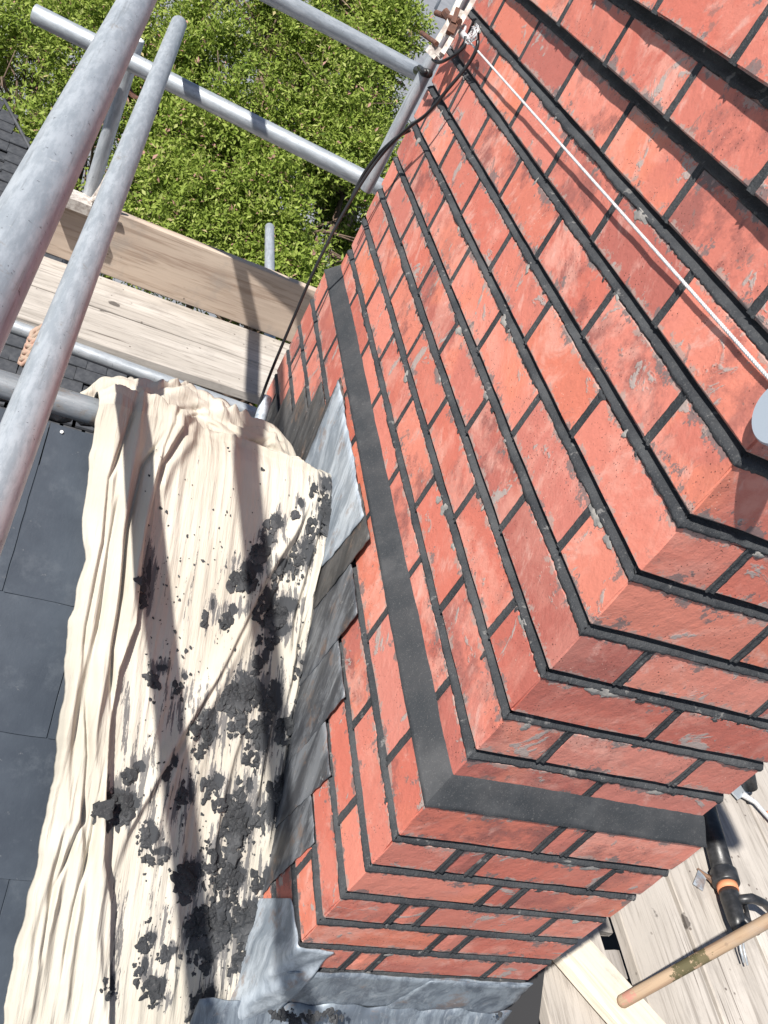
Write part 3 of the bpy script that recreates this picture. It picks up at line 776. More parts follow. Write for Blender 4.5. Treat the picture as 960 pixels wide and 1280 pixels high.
# ---------------------------------------------------------------- dust cloth
def pl(px, lift=.012): return np.array([on_roof(p, lift)[:2] for p in px])
LEFT = [(118, 512), (110, 580), (101, 680), (90, 760), (72, 870), (58, 930), (44, 1000), (28, 1070), (14, 1130), (4, 1190), (-6, 1300)]
RIGHT = [(395, 560), (418, 605), (412, 640), (398, 700), (388, 780), (378, 850), (366, 920), (354, 1000), (347, 1060), (330, 1110), (322, 1140), (325, 1200), (322, 1300)]
CS = 1/math.cos(ang)
def cloth():
    Lp, Rp = pl(LEFT), pl(RIGHT)
    ny, nx = 620, 330
    ytop, ybot = .80, -.20
    ys = np.linspace(ytop, ybot, ny)
    def fx(P, y):
        o = np.argsort(P[:, 1]); return np.interp(y, P[o, 1], P[o, 0])
    xl_, xr_ = fx(Lp, ys), fx(Rp, ys)
    n1 = np.cumsum(rng.normal(0, .0010, ny)); n1 -= np.linspace(n1[0], n1[-1], ny)
    n2 = np.cumsum(rng.normal(0, .0013, ny)); n2 -= np.linspace(n2[0], n2[-1], ny)
    k = np.ones(9)/9
    xl_ = xl_+np.convolve(n1, k, 'same'); xr_ = xr_+np.convolve(n2, k, 'same')
    # below the eaves side the cloth passes in front of the apron
    xr_ = np.where(ys < -.045, np.maximum(xr_, .0+(-.045-ys)*7), xr_); xr_ = np.minimum(xr_, .33)
    s = np.linspace(0, 1, nx)
    X = xl_[:, None]*(1-s)+xr_[:, None]*s; Y = np.repeat(ys[:, None], nx, 1)
    V = Y*CS                                           # along-slope measure
    H = np.full_like(X, .010)
    def dist(poly):
        P = pl(poly); P = np.c_[P[:, 0], P[:, 1]*CS]
        best = np.full(X.shape, 9.0); sgn = np.zeros(X.shape); tt = np.zeros(X.shape); tot = len(P)-1
        for i in range(tot):
            a, b = P[i], P[i+1]; d = b-a; L2 = d@d
            t = np.clip(((X-a[0])*d[0]+(V-a[1])*d[1])/L2, 0, 1)
            ex_, ey_ = X-(a[0]+t*d[0]), V-(a[1]+t*d[1]); dd = np.hypot(ex_, ey_)
            cr = d[0]*ey_-d[1]*ex_; u = dd < best
            best = np.where(u, dd, best); sgn = np.where(u, np.sign(cr), sgn); tt = np.where(u, (i+t)/tot, tt)
        return best, sgn, tt
    def fold(poly, h, w, skew=0.0):
        """rounded fold; skew>0 makes the side to the right of travel steep"""
        nonlocal H
        d, sg, t = dist(poly); f = np.clip(np.minimum(t, 1-t)*7+.15, 0, 1)
        ww = w*(1-skew*sg*.75)
        H = H+.78*h*f*np.exp(-(d/ww)**2)
    def crease(poly, h, w=.0035):
        nonlocal H
        d, sg, t = dist(poly); f = np.clip(np.minimum(t, 1-t)*8, 0, 1)
        H = H-h*f*np.exp(-(d/w)**2)
    def ledge(poly, h, fall):
        """cloth doubled on the left of the line, ending in a rolled edge that casts shade to its right"""
        nonlocal H
        d, sg, t = dist(poly); right = sg > 0
        f = np.clip(t*10, 0, 1)
        H = H+h*f*np.where(right, np.exp(-(d/.0022)**2), .45+.55*np.exp(-(d/fall)**2))*np.where(right, 1, np.clip(1.15-d/.16, 0, 1))
    # folded band on the left
    ledge([(250, 528), (215, 560), (190, 600), (168, 690), (158, 800), (137, 856), (125, 930), (120, 1005), (117, 1090), (126, 1140), (124, 1290)], .016, .014)
    for poly, h, w, sk in [
        ([(150, 525), (132, 600), (118, 700), (105, 800), (84, 900), (62, 1000)], .010, .010, .4),
        ([(172, 540), (152, 620), (140, 700), (135, 780), (120, 860), (104, 930), (92, 1010), (70, 1090), (50, 1180), (40, 1290)], .014, .011, .5),
        ([(200, 560), (176, 640), (160, 720), (150, 800)], .010, .009, .3),
        ([(112, 800), (112, 880), (108, 960), (116, 1030), (112, 1100), (104, 1180), (100, 1290)], .011, .009, -.4),
        ([(96, 820), (80, 900), (76, 960), (72, 1040), (52, 1100), (30, 1180), (16, 1290)], .010, .008, .4),
        ([(86, 1010), (92, 1080), (88, 1150), (76, 1220), (70, 1290)], .012, .009, .5),
        ([(62, 960), (46, 1030), (30, 1100), (18, 1180)], .008, .008, .2),
        ([(118, 1100), (110, 1180), (118, 1290)], .008, .007, .3),
        ([(60, 1130), (40, 1200), (28, 1290)], .009, .007, .4),
        # diagonal folds on the scraped part
        ([(392, 625), (352, 690), (318, 742), (290, 800), (262, 858), (232, 905), (205, 950), (178, 1000), (150, 1050), (132, 1100)], .015, .0095, .5),
        ([(330, 740), (300, 800), (276, 850), (250, 900), (215, 960), (190, 1030), (176, 1090)], .008, .007, -.4),
        ([(405, 615), (392, 660), (372, 720), (352, 790), (346, 850)], .010, .007, .4),
        ([(398, 680), (380, 740), (364, 800), (352, 850), (345, 890)], .012, .006, .5),
        ([(404, 640), (388, 700), (378, 760), (366, 840)], .010, .005, -.4),
        ([(362, 850), (352, 900), (340, 960), (326, 1030), (318, 1090)], .009, .006, .4),
        ([(348, 1010), (338, 1060), (326, 1110)], .012, .008, .4),
        ([(300, 900), (280, 960), (262, 1030), (250, 1100), (240, 1180), (236, 1280)], .006, .007, .4),
        ([(240, 960), (222, 1040), (214, 1120), (208, 1200), (204, 1290)], .006, .006, .4),
        ([(200, 880), (178, 950), (165, 1010)], .004, .006, .3),
        ([(230, 720), (210, 800), (192, 880)], .003, .006, .3),
        ([(290, 1050), (270, 1120), (262, 1200), (262, 1290)], .007, .006, .4),
        ([(330, 900), (318, 960), (306, 1020)], .006, .005, .4),
        # crest over the ridge
        ([(118, 520), (160, 528), (200, 535)], .012, .014, 0),
        ([(200, 530), (250, 532), (300, 545), (350, 566), (390, 590)], .014, .016, .3),
        ([(262, 550), (300, 558), (350, 585), (395, 606)], .010, .007, -.5),
        ([(250, 527), (236, 560), (205, 600), (190, 640)], .010, .010, .3),
        ]: fold(poly, h, w, sk)
    for poly, h in [([(165, 515), (150, 560), (128, 620), (120, 700), (100, 800), (92, 860)], .008),
                    ([(200, 560), (170, 600), (150, 680), (142, 760), (130, 830), (128, 930)], .009),
                    ([(140, 640), (128, 700), (118, 780), (104, 850)], .006),
                    ([(98, 880), (100, 960), (92, 1040), (60, 1120), (44, 1200)], .009),
                    ([(120, 960), (106, 1060), (84, 1140), (66, 1240)], .008),
                    ([(74, 1040), (56, 1120), (40, 1220)], .006),
                    ([(380, 640), (350, 720), (316, 800)], .005), ([(388, 700), (370, 770), (356, 840)], .006),
                    ([(220, 530), (196, 580), (180, 640)], .006), ([(310, 545), (360, 575), (392, 600)], .006)]:
        crease(poly, h)
    # soft ripples running down the cloth
    U = X+.10*V
    for f_, a_, p_ in ((70, .0010, .3), (131, .0008, 1.7), (213, .0006, 4.0), (337, .0004, 2.2)):
        H += a_*np.sin(U*f_+p_+1.3*np.sin(V*5+p_))*(.6+.4*np.sin(V*11+p_*3))
    pl_ = 0
    for f_, a_, p_, k_ in ((150, .0016, .9, 9), (260, .0013, 2.2, 13), (410, .0008, 5.1, 21)):
        ph_ = U*f_+p_+1.1*np.sin(V*k_+p_)+.8*np.sin(V*k_*2.3+X*30); pl_ = pl_+a_*(1-np.abs(np.sin(ph_*.5)))**2*2.2
    cen_ = 1-.80*np.exp(-((X+.17)/.10)**2-((Y-.47)/.20)**2)
    H += pl_*.62*(.15+.85*np.sin(V*7.3+X*19)**2)*cen_
    sl = np.clip(((xl_[:, None]+.10)-X)/.08, 0, 1)
    for f_, a_, p_ in ((160, .0018, .3), (270, .0012, 1.7)):
        H += sl*a_*np.sin(U*f_+p_+1.6*np.sin(V*7+p_))
    # bring the margins down onto the slates
    eL = X-X[:, :1]; eR = X[:, -1:]-X
    H = .0075+(H-.006)*np.clip(eL/.010, 0, 1)**.6*np.clip(eR/.008, .12, 1)**.6
    H += np.where(eL < .014, .003*np.exp(-(eL-.006)**2/.00001), 0)
    rx = RY; t_ = np.abs(Y-rx)
    Zr = RZ-RS*np.sqrt(t_**2+.035**2)+RS*.035+.012
    tubeb = .040*np.exp(-((Y-.668)/.036)**2)*np.clip((-.27-X)/.06, .25, 1)
    Zr = Zr+tubeb
    nrm_y = -RS*np.sign(rx-Y)*0
    Z = Zr+H*1.10; Yd = Y-H*.48*np.sign(rx-Y)
    Yd = Yd+.0*X
    co = np.stack([X, Yd, Z], -1)
    idx = np.arange(ny*nx).reshape(ny, nx)
    F = np.stack([idx[:-1, :-1], idx[1:, :-1], idx[1:, 1:], idx[:-1, 1:]], -1).reshape(-1, 4)
    root = empty('dust_cloth', (-.25, .3, -.4), 'cream cotton dust cloth spread down the slates and spattered with black mortar', 'dust cloth')
    me = mesh('cloth_sheet', co.reshape(-1, 3), F, True)
    # stains
    G1 = np.zeros(X.shape); G2 = np.zeros(X.shape)
    for (cx, cy, rx_, ry_) in STAINS:
        c = pl([(cx, cy)])[0]; ex_ = pl([(cx+rx_, cy)])[0]; ey_ = pl([(cx, cy+ry_)])[0]
        a = (ex_-c)*np.array([1, CS]); b = (ey_-c)*np.array([1, CS])
        Mx = np.linalg.inv(np.array([a, b]).T)
        dx = X-c[0]; dv = V-c[1]*CS
        q = np.sqrt((Mx[0, 0]*dx+Mx[0, 1]*dv)**2+(Mx[1, 0]*dx+Mx[1, 1]*dv)**2)
        G1 = np.maximum(G1, np.clip(1.05-.66*q, 0, .78)); G2 = np.maximum(G2, .80*np.exp(-(q/2.4)**2))
    for (cx, cy, rx_, ry_, amt) in SCRAPES:
        c = pl([(cx, cy)])[0]; ex_ = pl([(cx+rx_, cy)])[0]; ey_ = pl([(cx, cy+ry_)])[0]
        a = (ex_-c)*np.array([1, CS]); b = (ey_-c)*np.array([1, CS]); Mx = np.linalg.inv(np.array([a, b]).T)
        dx = X-c[0]; dv = V-c[1]*CS
        q = np.sqrt((Mx[0, 0]*dx+Mx[0, 1]*dv)**2+(Mx[1, 0]*dx+Mx[1, 1]*dv)**2)
        G2 = np.maximum(G2, amt*np.exp(-q**2))
    d, sg, t = dist([(250, 528), (190, 600), (168, 690), (158, 800), (137, 856), (125, 930), (120, 1005), (117, 1090), (126, 1140), (124, 1290)])
    left = (sg < 0) & (d < .3) & (Y < .62)
    G1 = np.where(left, 0, G1); G2 = np.where(left, 0, G2)
    for nme, A in (('stain', G1), ('scrape', G2)):
        at = me.attributes.new(nme, 'FLOAT', 'POINT'); at.data.foreach_set('value', A.astype(np.float32).ravel())
    o = link('cloth_sheet', me, CLOTH, root)
    o.modifiers.new('t', 'SOLIDIFY').thickness = .0012
    def cz(p):
        q = on_roof(p, .02); 
        for _ in range(3):
            i = int(np.clip(np.searchsorted(-ys, -q[1]), 0, ny-1)); w = (q[0]-xl_[i])/(xr_[i]-xl_[i]); j = int(np.clip(w*(nx-1), 0, nx-1))
            q = on_roof(p, float(Z[i, j]-roof_z(Yd[i, j])))
        return q, (0.01 < w < .985 and Y[i, j] < .66)
    return root, cz
STAINS = [(337,667,8,12),(325,691,12,10),(347,722,13,10),(302,727,18,11),(367,642,4,8),(400,617,11,10),(390,667,7,20),(410,652,6,32),(372,705,9,22),
 (327,762,12,15),(345,772,15,13),(337,802,13,11),(282,777,8,9),(322,832,6,10),(377,840,11,10),(192,850,9,6),(177,737,4,26),(256,772,3,9),
 (300,874,25,23),(250,919,15,24),(292,914,10,10),(315,934,12,27),(332,884,9,28),(357,916,12,20),(142,1014,25,19),(165,971,9,9),(207,964,5,10),
 (262,989,10,13),(275,1009,7,7),(292,1039,15,34),(327,1026,12,17),(345,989,12,14),(300,994,6,16),(180,1054,9,18),(192,1076,14,7),(232,1104,10,24),
 (260,1079,7,28),(282,1104,17,30),(260,1164,25,30),(250,1194,14,24),(312,1154,22,27),(315,1199,17,30),(322,1104,8,12),(180,1181,8,10),(205,1196,8,7),
 (172,1216,5,16),(190,1241,10,16),(250,1261,15,20),(297,1269,17,14),(289,1210,5,7),(130,1240,6,14),(222,860,5,5),(228,1000,5,20)]
SCRAPES = [(178,740,12,80,.85),(215,900,45,70,.62),(175,990,35,110,.60),(260,800,60,60,.45),(215,1010,30,90,.62),(300,930,50,80,.60),(190,1180,45,90,.55),
 (270,1190,50,90,.62),(220,780,60,130,.36),(320,740,50,80,.42),(240,620,90,60,.16),(140,1180,14,110,.6),(360,800,25,120,.5),(148,900,10,70,.75)]
croot, CZ = cloth()

# rolled spare of the cloth behind the crest
def roll():
    n, k = 220, 64; P = np.zeros((n, k+1, 3)); r_ = np.random.default_rng(5)
    for i in range(n):
        t = i/(n-1); cx = -.465+.40*t
        c = np.array([cx, .742+.045*math.sin(t*3)+.010*math.sin(t*17), RZ-.016+.012*math.sin(t*5)+.004*math.sin(t*23)])
        env = (.35+.65*min(1, t*5))*(.25+.75*min(1, (1-t)*6))
        for j in range(k+1):
            a = 2*math.pi*j/k
            rr = .036*env*(1+.22*math.sin(a*5+t*14+1.2*math.sin(t*19))+.13*math.sin(a*9-t*31)+.08*math.sin(a*14+t*57+2))
            P[i, j] = c+np.array([.010*math.sin(a*3+t*20), math.cos(a)*rr*1.7, math.sin(a)*rr*.85])
    mb = MB(); mb.grid(P)
    o = mb.build('rolled_cloth_end', CLOTH, croot, True); o['label'] = 'twisted bunch of the cloth lying beyond the ridge'
    # torn hem strip on the near side of the bunch
    return o
roll()

# mortar lumps: the larger heaps are things, the crumbs one mass
def lump_mesh(cx, cy, rx, ry, n, seed, h=.006, smin=.0012, smax=.0075):
    r = random.Random(seed); mb = MB(); c0 = CZ((cx, cy))[0]
    for q in range(n):
        a = r.uniform(0, 6.283); t = math.sqrt(r.random())*.95
        px = (cx+rx*t*math.cos(a), cy+ry*t*math.sin(a)); c, ok = CZ(px); c = c+np.array([0, 0, h*(1-t)*r.random()+.0008])
        if not ok and cy < 1255: continue
        sz = (smin+(smax-smin)*r.random()**1.9)*(1.25-.5*t)
        bmx = bmesh.new(); bmesh.ops.create_icosphere(bmx, subdivisions=2, radius=1)
        s3 = (sz*r.uniform(.8, 1.7), sz*r.uniform(.9, 2.1), sz*r.uniform(.35, .65)); ph = [r.uniform(0, 6) for _ in range(6)]
        ca, sa = math.cos(ph[0]), math.sin(ph[0])
        for v in bmx.verts:
            k = 1+.24*math.sin(v.co.x*4+ph[1])+.22*math.sin(v.co.y*5+ph[2])+.16*math.sin(v.co.z*6+ph[3])+r.uniform(-.12, .12)
            p = Vector((v.co.x*s3[0]*k, v.co.y*s3[1]*k, v.co.z*s3[2]*k)); p = Vector((p.x*ca-p.y*sa, p.x*sa+p.y*ca, p.z))
            p.z += p.y*RS*.6; v.co = p+Vector(c.tolist())
        mb.add([v.co[:] for v in bmx.verts], [tuple(v.index for v in f.verts) for f in bmx.faces]); bmx.free()
    return mb, c0
HEAPS = {(300,874): 'broad black mortar heap in the middle of the cloth', (142,1014): 'round mortar heap against the folded left band of the cloth',
 (260,1164): 'large black mortar heap low on the cloth', (312,1154): 'mortar heap beside the pale lead corner piece', (315,1199): 'mortar heap at the lower right edge of the cloth',
 (292,1039): 'long upright ridge of mortar lumps right of the cloth centre', (232,1104): 'oval mortar heap low in the cloth left of the largest one',
 (357,916): 'small mortar heap at the right cloth edge beside the stepped lead', (345,989): 'small mortar heap at the right cloth edge above the narrow fold',
 (345,772): 'curved mortar heap between folds on the upper right of the cloth', (302,727): 'flat crescent mortar smear with lumps on the upper cloth',
 (325,691): 'isolated round mortar blob on the clean upper cloth', (410,652): 'line of mortar lumps along the upper right cloth edge'}
crumbs = MB()
for i, (cx, cy, rx_, ry_) in enumerate(STAINS):
    area = rx_*ry_; n = int(10+area/8)
    if (cx, cy) in HEAPS:
        mb, c0 = lump_mesh(cx, cy, rx_*1.08, ry_*1.08, n+12, i)
        o = mb.build('mortar_heap', CRUMB, None, False, c0); tag(o, HEAPS[(cx, cy)], 'mortar', 'mortar heaps on the cloth')
    else:
        mb, c0 = lump_mesh(cx, cy, rx_*1.25, ry_*1.25, n, i, .003, .0009, .0050); crumbs.add(mb.v, mb.f)
for i in range(520):
    cx, cy = rnd.uniform(180, 380), rnd.uniform(560, 1275)
    if cy > 640 or rnd.random() < .3:
        mb, c0 = lump_mesh(cx, cy, 1.5, 1.5, 1, 3000+i, 0, .0005, .0020); crumbs.add(mb.v, mb.f)
# dirt along the foot of the apron
for i in range(26):
    t = rnd.random(); cx = 335+100*t if rnd.random() < .96 else rnd.uniform(430, 640)
    mb, c0 = lump_mesh(cx, 1268+rnd.uniform(-4, 6), 9, 4, 4, 4000+i, .002, .0008, .0042); dlt = on_plane((cx, 1270+rnd.uniform(-6, 8)), 1, -.062)-np.mean(np.array(mb.v), 0)+np.array([0, 0, .001]); crumbs.add((np.array(mb.v)+dlt).tolist(), mb.f)
tag(crumbs.build('mortar_crumbs', CRUMB), 'black mortar crumbs and droppings scattered over the cream cloth and apron foot', 'mortar crumbs', None, 'stuff')

# ---------------------------------------------------------------- aerial mast, bracket, lashing
MA, MBt = at_depth((598, -40), 1.64), at_depth((457, 238), 1.92)
pipe('aerial_mast', MA, MBt, 'thin pale steel mast strapped to the far corner of the chimney', .0135, None, rootcat='mast')
ux = (MA-MBt)/np.linalg.norm(MA-MBt)
br = empty('mast_bracket', at_depth((566, 36), 1.60), 'whitish slotted mast bracket with rusty bolts at the far chimney corner', 'bracket')
def bar_px(mb, pts, depth, wpx, th=.006):
    """flat bar through pixels at a depth, facing the camera side, real thickness"""
    P = [Vector(at_depth(p, depth if not hasattr(depth, '__len__') else depth[i]).tolist()) for i, p in enumerate(pts)]
    for a, b in zip(P[:-1], P[1:]):
        d = (b-a).normalized(); vz = Vector((CAM-np.array(a)).tolist()).normalized(); s = d.cross(vz).normalized(); f = s.cross(d)
        w = wpx*1.6/FPX/2; q = []
        for e2 in (a, b):
            for (i, j) in ((-1, -1), (1, -1), (1, 1), (-1, 1)): q.append(tuple(e2+s*w*i+f*th/2*j))
        mb.add(q, [(0, 1, 2, 3), (4, 7, 6, 5), (0, 4, 5, 1), (1, 5, 6, 2), (2, 6, 7, 3), (3, 7, 4, 0)])
m = MB()
bar_px(m, [(535, 60), (546, 71), (553, 66)], 1.595, 9, .008); bar_px(m, [(540, 62), (560, 30), (578, -8)], 1.60, 7, .012); bar_px(m, [(552, 68), (570, 38), (594, -4)], 1.585, 6, .012)
bar_px(m, [(545, 62), (553, 67)], 1.592, 9, .010); bar_px(m, [(556, 40), (568, 47)], 1.590, 9, .010); bar_px(m, [(570, 14), (582, 20)], 1.590, 8, .010)
m.build('slotted_plate', WHITEM, br)
m = MB(); bar_px(m, [(562, 42), (569, 26)], 1.578, 10, .014); bar_px(m, [(566, 30), (572, 12)], 1.575, 6, .014); m.build('rust_patch', RUST, br)
m = MB(); m.tube([at_depth((545, 16), 1.63), at_depth((575, 27), 1.57)], .0052, 12); m.build('bolt', RUST, br)
m = MB(); m.tube([at_depth((527, 41), 1.63), at_depth((546, 55), 1.58)], .0045, 12); m.build('bolt', RUST, br)
m = MB(); m.tube([at_depth((555, 14), 1.60), at_depth((562, 23), 1.60)], .008, 6); m.build('nut', RUST, br)
# lashing wire
W0, W1 = on_plane((578, 42), 0, -.021), on_plane((958, 469), 0, -.0055)
lw = empty('lashing_wire', W0, 'taut white stranded lashing wire stretched across the long brick face', 'wire')
m = MB(); nn = 260
for st in range(3):
    pts = []
    for i in range(nn*3):
        t = i/(nn*3-1); p = ext(W0, W1, t*1.02); a = t*700+st*2.094; pts.append(p+np.array([math.cos(a)*.0009, 0, math.sin(a)*.0009]))
    m.tube(pts, .0011, 6)
m.build('strands', ZINC, lw, True)
m = MB()                                         # eye and twisted tail
ringp = [W0+np.array([.002, .012*math.cos(a)+.014, .009*math.sin(a)+.003]) for a in np.linspace(0, 6.283, 22)]
m.tube(ringp, .0026, 8, False); m.build('eye', ZINC, lw, True)
m = MB(); m.tube([ext(W0, W1, -.012), ext(W0, W1, .035)], .0055, 10); m.build('ferrule', ZINC, lw, True)
m = MB(); r_ = random.Random(4)
for k in range(13):
    c = at_depth((591, 43), 1.50); pts = []; ph = r_.uniform(0, 6); rr = r_.uniform(.008, .017)
    for i in range(14):
        a = ph+i*.42; pts.append(c+np.array([r_.uniform(-.004, .004), math.cos(a)*rr*1.2, math.sin(a)*rr]))
    m.tube(pts, .0007, 5)
m.build('wire_tail', ZINC, lw, True)
# corner disc
dc = on_plane((979, 517), 0, -.012); m = MB(); m.tube([dc+np.array([.004, 0, 0]), dc+np.array([-.003, 0, 0]), dc+np.array([-.005, 0, 0])], [.028, .028, .0265], 48)
tag(m.build('corner_disc', mat_simple('blue_grey_paint', (.40, .46, .53), .45, .2)), 'pale blue-grey disc holding the wire at the right edge of the brick face', 'disc')
# cables
def spl(px, n=70):
    P = np.array([at_depth(p[:2], p[2]) for p in px]); t = np.arange(len(P)); T = np.linspace(0, len(P)-1, n); out = []
    for q in T:
        i = min(int(q), len(P)-2); u = q-i; p0, p1, p2, p3 = P[max(i-1, 0)], P[i], P[i+1], P[min(i+2, len(P)-1)]
        out.append(.5*((2*p1)+(-p0+p2)*u+(2*p0-5*p1+4*p2-p3)*u*u+(-p0+3*p1-3*p2+p3)*u**3))
    return out
cb = empty('aerial_cable', at_depth((597, 42), 1.52), 'black aerial cable drooping from the mast bracket down past the chimney', 'cable')
m = MB(); m.tube(spl([(597, 42, 1.50), (596, 60, 1.50), (584, 82, 1.52), (561, 110, 1.55), (534, 142, 1.60), (509, 161, 1.66), (480, 190, 1.74), (455, 224, 1.78), (425, 274, 1.82), (394, 335, 1.86), (366, 400, 1.92), (340, 462, 1.98), (326, 500, 2.0), (317, 531, 2.0)], 110), .0034, 10)
m.build('main_cable', RUBBER, cb, True)
m = MB(); m.tube(spl([(582, 46, 1.54), (580, 58, 1.54), (566, 70, 1.56), (549, 78, 1.60), (541, 74, 1.62)], 40), .0032, 8); m.build('looped_cable', RUBBER, cb, True)
m = MB(); m.tube(spl([(512, 163, 1.665), (496, 172, 1.70), (474, 192, 1.75), (455, 217, 1.785), (440, 246, 1.81)], 40), .0035, 8); m.build('second_cable', RUBBER, cb, True)
m = MB(); m.tube([at_depth((521, 88), 1.80), at_depth((536, 92), 1.72)], .0085, 12); m.tube([at_depth((524, 84), 1.76), at_depth((532, 90), 1.70)], .005, 8)
o = m.build('rubber_clip', BLACK, cb, True)
pipe('cable_conduit', at_depth((333, 497), 2.02), at_depth((321, 540), 1.98), 'short pale grey conduit end by the chimney foot where the cable drops in', .0135, None, rootcat='conduit', mat=LEAD_L)

# ---------------------------------------------------------------- bits on the right walkway
def pz(p, z): return on_plane(p, 2, z)
gun = empty('mortar_gun', pz((900, 1080), ZP), 'black tubular mortar gun with an orange ring and trigger lever on the right walkway', 'mortar gun')
g0, g1 = pz((876, 985), ZP+.032), pz((905, 1093), ZP+.040)
gd = g1-g0; gd /= np.linalg.norm(gd)
m = MB(); m.tube([g0, g0+(g1-g0)*.5, g1], .0265, 28); m.build('barrel', BLACK, gun, True)
m = MB(); m.tube([g1-gd*.01, g1-gd*.006, g1+gd*.026, g1+gd*.030], [.030, .033, .033, .030], 28); m.build('collar', BLACK, gun, True)
m = MB(); m.tube([g1+gd*.029, g1+gd*.046], .0255, 28); m.build('orange_ring', ORANGE, gun, True)
m = MB(); m.tube([g1+gd*.045, g1+gd*.065, g1+gd*.12, g1+gd*.15], [.023, .024, .020, .014], 20); m.build('handle_body', BLACK, gun, True)
gx = np.array([.9, .35, 0]); h1 = g1+gd*.075
m = MB(); m.tube([h1+np.array([0, 0, .01]), h1+gx*.05+gd*.02+np.array([0, 0, .03]), h1+gx*.11+gd*.045+np.array([0, 0, .02]), h1+gx*.16+gd*.075], [.011, .012, .010, .008], 12); m.build('trigger_lever', BLACK, gun, True)
m = MB(); m.tube([h1+gd*.02, h1+gx*.035+gd*.075+np.array([0, 0, .01]), h1+gx*.075+gd*.10], [.013, .012, .008], 12); m.tube([h1+gx*.055+gd*.02, h1+gx*.05+gd*.075], .006, 8); m.build('grip', BLACK, gun, True)
for k in range(2):
    m = MB(); q = h1+gd*(.06+.01*k)+gx*(.0+.012*k); m.tube([q, q+gd*.05+np.array([0, 0, -.01]), q+gd*.085+gx*.012+np.array([0, 0, -.02])], .0026, 8); m.build('hook_wire', STEEL, gun, True)
# pole
p0, p1 = pz((778, 1252), ZP+.048), pz((1010, 1123), ZP+.40)
m = MB(); m2 = []
for i in range(13): m2.append(ext(p0, p1, i/12)+np.array([0, 0, .0015*math.sin(i*1.7)]))
d_ = (p1-p0)/np.linalg.norm(p1-p0)
m.tube([p0-d_*.009, p0-d_*.006]+m2, [.005, .0095]+[.0128]*13, 22)
po = m.build('wooden_pole', POLEW, None, True, loc=p0); tag(po, 'worn wooden pole with green mould patches leaning over the right walkway', 'pole')
ex_ = Vector(d_.tolist()); ez_ = Vector((0, 0, 1)); ez_ = (ez_-ex_*ez_.dot(ex_)).normalized(); ey_ = ez_.cross(ex_)
Mr = Matrix([[ex_[i], ey_[i], ez_[i]] for i in range(3)]).to_4x4()
po.data.transform(Mr.inverted()); po.matrix_world = Matrix.Translation(Vector(p0.tolist())) @ Mr
# brush with orange tipped handle, plug, rubber handle
br2 = empty('scraper', pz((930, 1000), ZP), 'pale grey scraper with a thin bent shank lying beyond the chimney corner', 'scraper')
m = MB(); a, b, c, d2 = pz((893, 968), ZP+.012), pz((912, 955), ZP+.012), pz((938, 990), ZP+.012), pz((922, 1000), ZP+.012)
m.add([a, b, c, d2, *(q+np.array([0, 0, .006]) for q in (a, b, c, d2))], [(3, 2, 1, 0), (4, 5, 6, 7), (0, 1, 5, 4), (1, 2, 6, 5), (2, 3, 7, 6), (3, 0, 4, 7)]); m.build('blade', mat_simple('pale_metal', (.5, .55, .6), .4, .5), br2)
m = MB(); m.tube([pz((928, 993), ZP+.018), pz((944, 1003), ZP+.018), pz((966, 1028), ZP+.018)], [.009, .007, .006], 12); m.build('shank', ZINC, br2, True)
m = MB(); m.tube([pz((957, 1016), ZP+.018), pz((985, 1040), ZP+.018)], .008, 12); m.build('orange_tip', ORANGE, br2, True)
m = MB(); m.tube([pz((884, 976), ZP+.02), pz((900, 984), ZP+.02)], [.013, .013], 16); tag(m.build('brown_plug', RUST, None, True), 'small brown plug lying on the boards beside the chimney corner', 'plug')
m = MB(); m.tube([pz((930, 945), ZP+.10), pz((938, 985), ZP+.03)], [.021, .020], 20); tag(m.build('dark_hand_grip', BLACK, None, True), 'black rubber grip end standing at the chimney corner', 'grip')
m = MB(); a, b, c, d2 = pz((866, 1105), ZP+.006), pz((873, 1086), ZP+.006), pz((884, 1092), ZP+.010), pz((878, 1114), ZP+.004)
m.add([a, b, c, d2, *(q+np.array([0, 0, .0025]) for q in (a, b, c, d2))], [(3, 2, 1, 0), (4, 5, 6, 7), (0, 1, 5, 4), (1, 2, 6, 5), (2, 3, 7, 6), (3, 0, 4, 7)]); tag(m.build('lead_offcut', LEAD_L), 'small grey lead offcut lying on the boards beside the mortar gun', 'offcut')
m = MB(); cc = pz((890, 1104), ZP+.006)
for k in range(5):
    a = rnd.uniform(-.2, .2); m.tube([cc+np.array([-.03+.01*k, .035-.012*k, 0]), cc+np.array([-.01+.01*k, 0+.004*k, .012]), cc+np.array([.012+.005*k, -.03+.004*k, 0])], [.003, .007, .002], 6)
tag(m.build('dead_leaf', mat_simple('dead_leaf_brown', (.22, .13, .08), .8, 0, .4, (.10, .06, .045), 60)), 'curled brown dead leaf on the boards by the lead offcut', 'leaf')
# board clip with pale plastic tag at the toe board end
bc = empty('toe_board_clip', on_plane((98, 250), 1, 2.29), 'whitish plastic clip strapped over the left end of the toe board', 'clip')
m = MB(); a = on_plane((86, 248), 1, 2.30); m.box((a[0]-.06, 2.26, a[2]-.015), (a[0]+.07, 2.335, a[2]+.02)); m.build('clip_body', WHITEM, bc)
m = MB(); m.tube([at_depth((118, 250), 2.78), at_depth((128, 234), 2.76), at_depth((137, 215), 2.72)], [.012, .010, .008], 8); m.tube([at_depth((112, 252), 2.78), at_depth((135, 240), 2.75)], .007, 8); m.build('strap_end', WHITEM, bc)
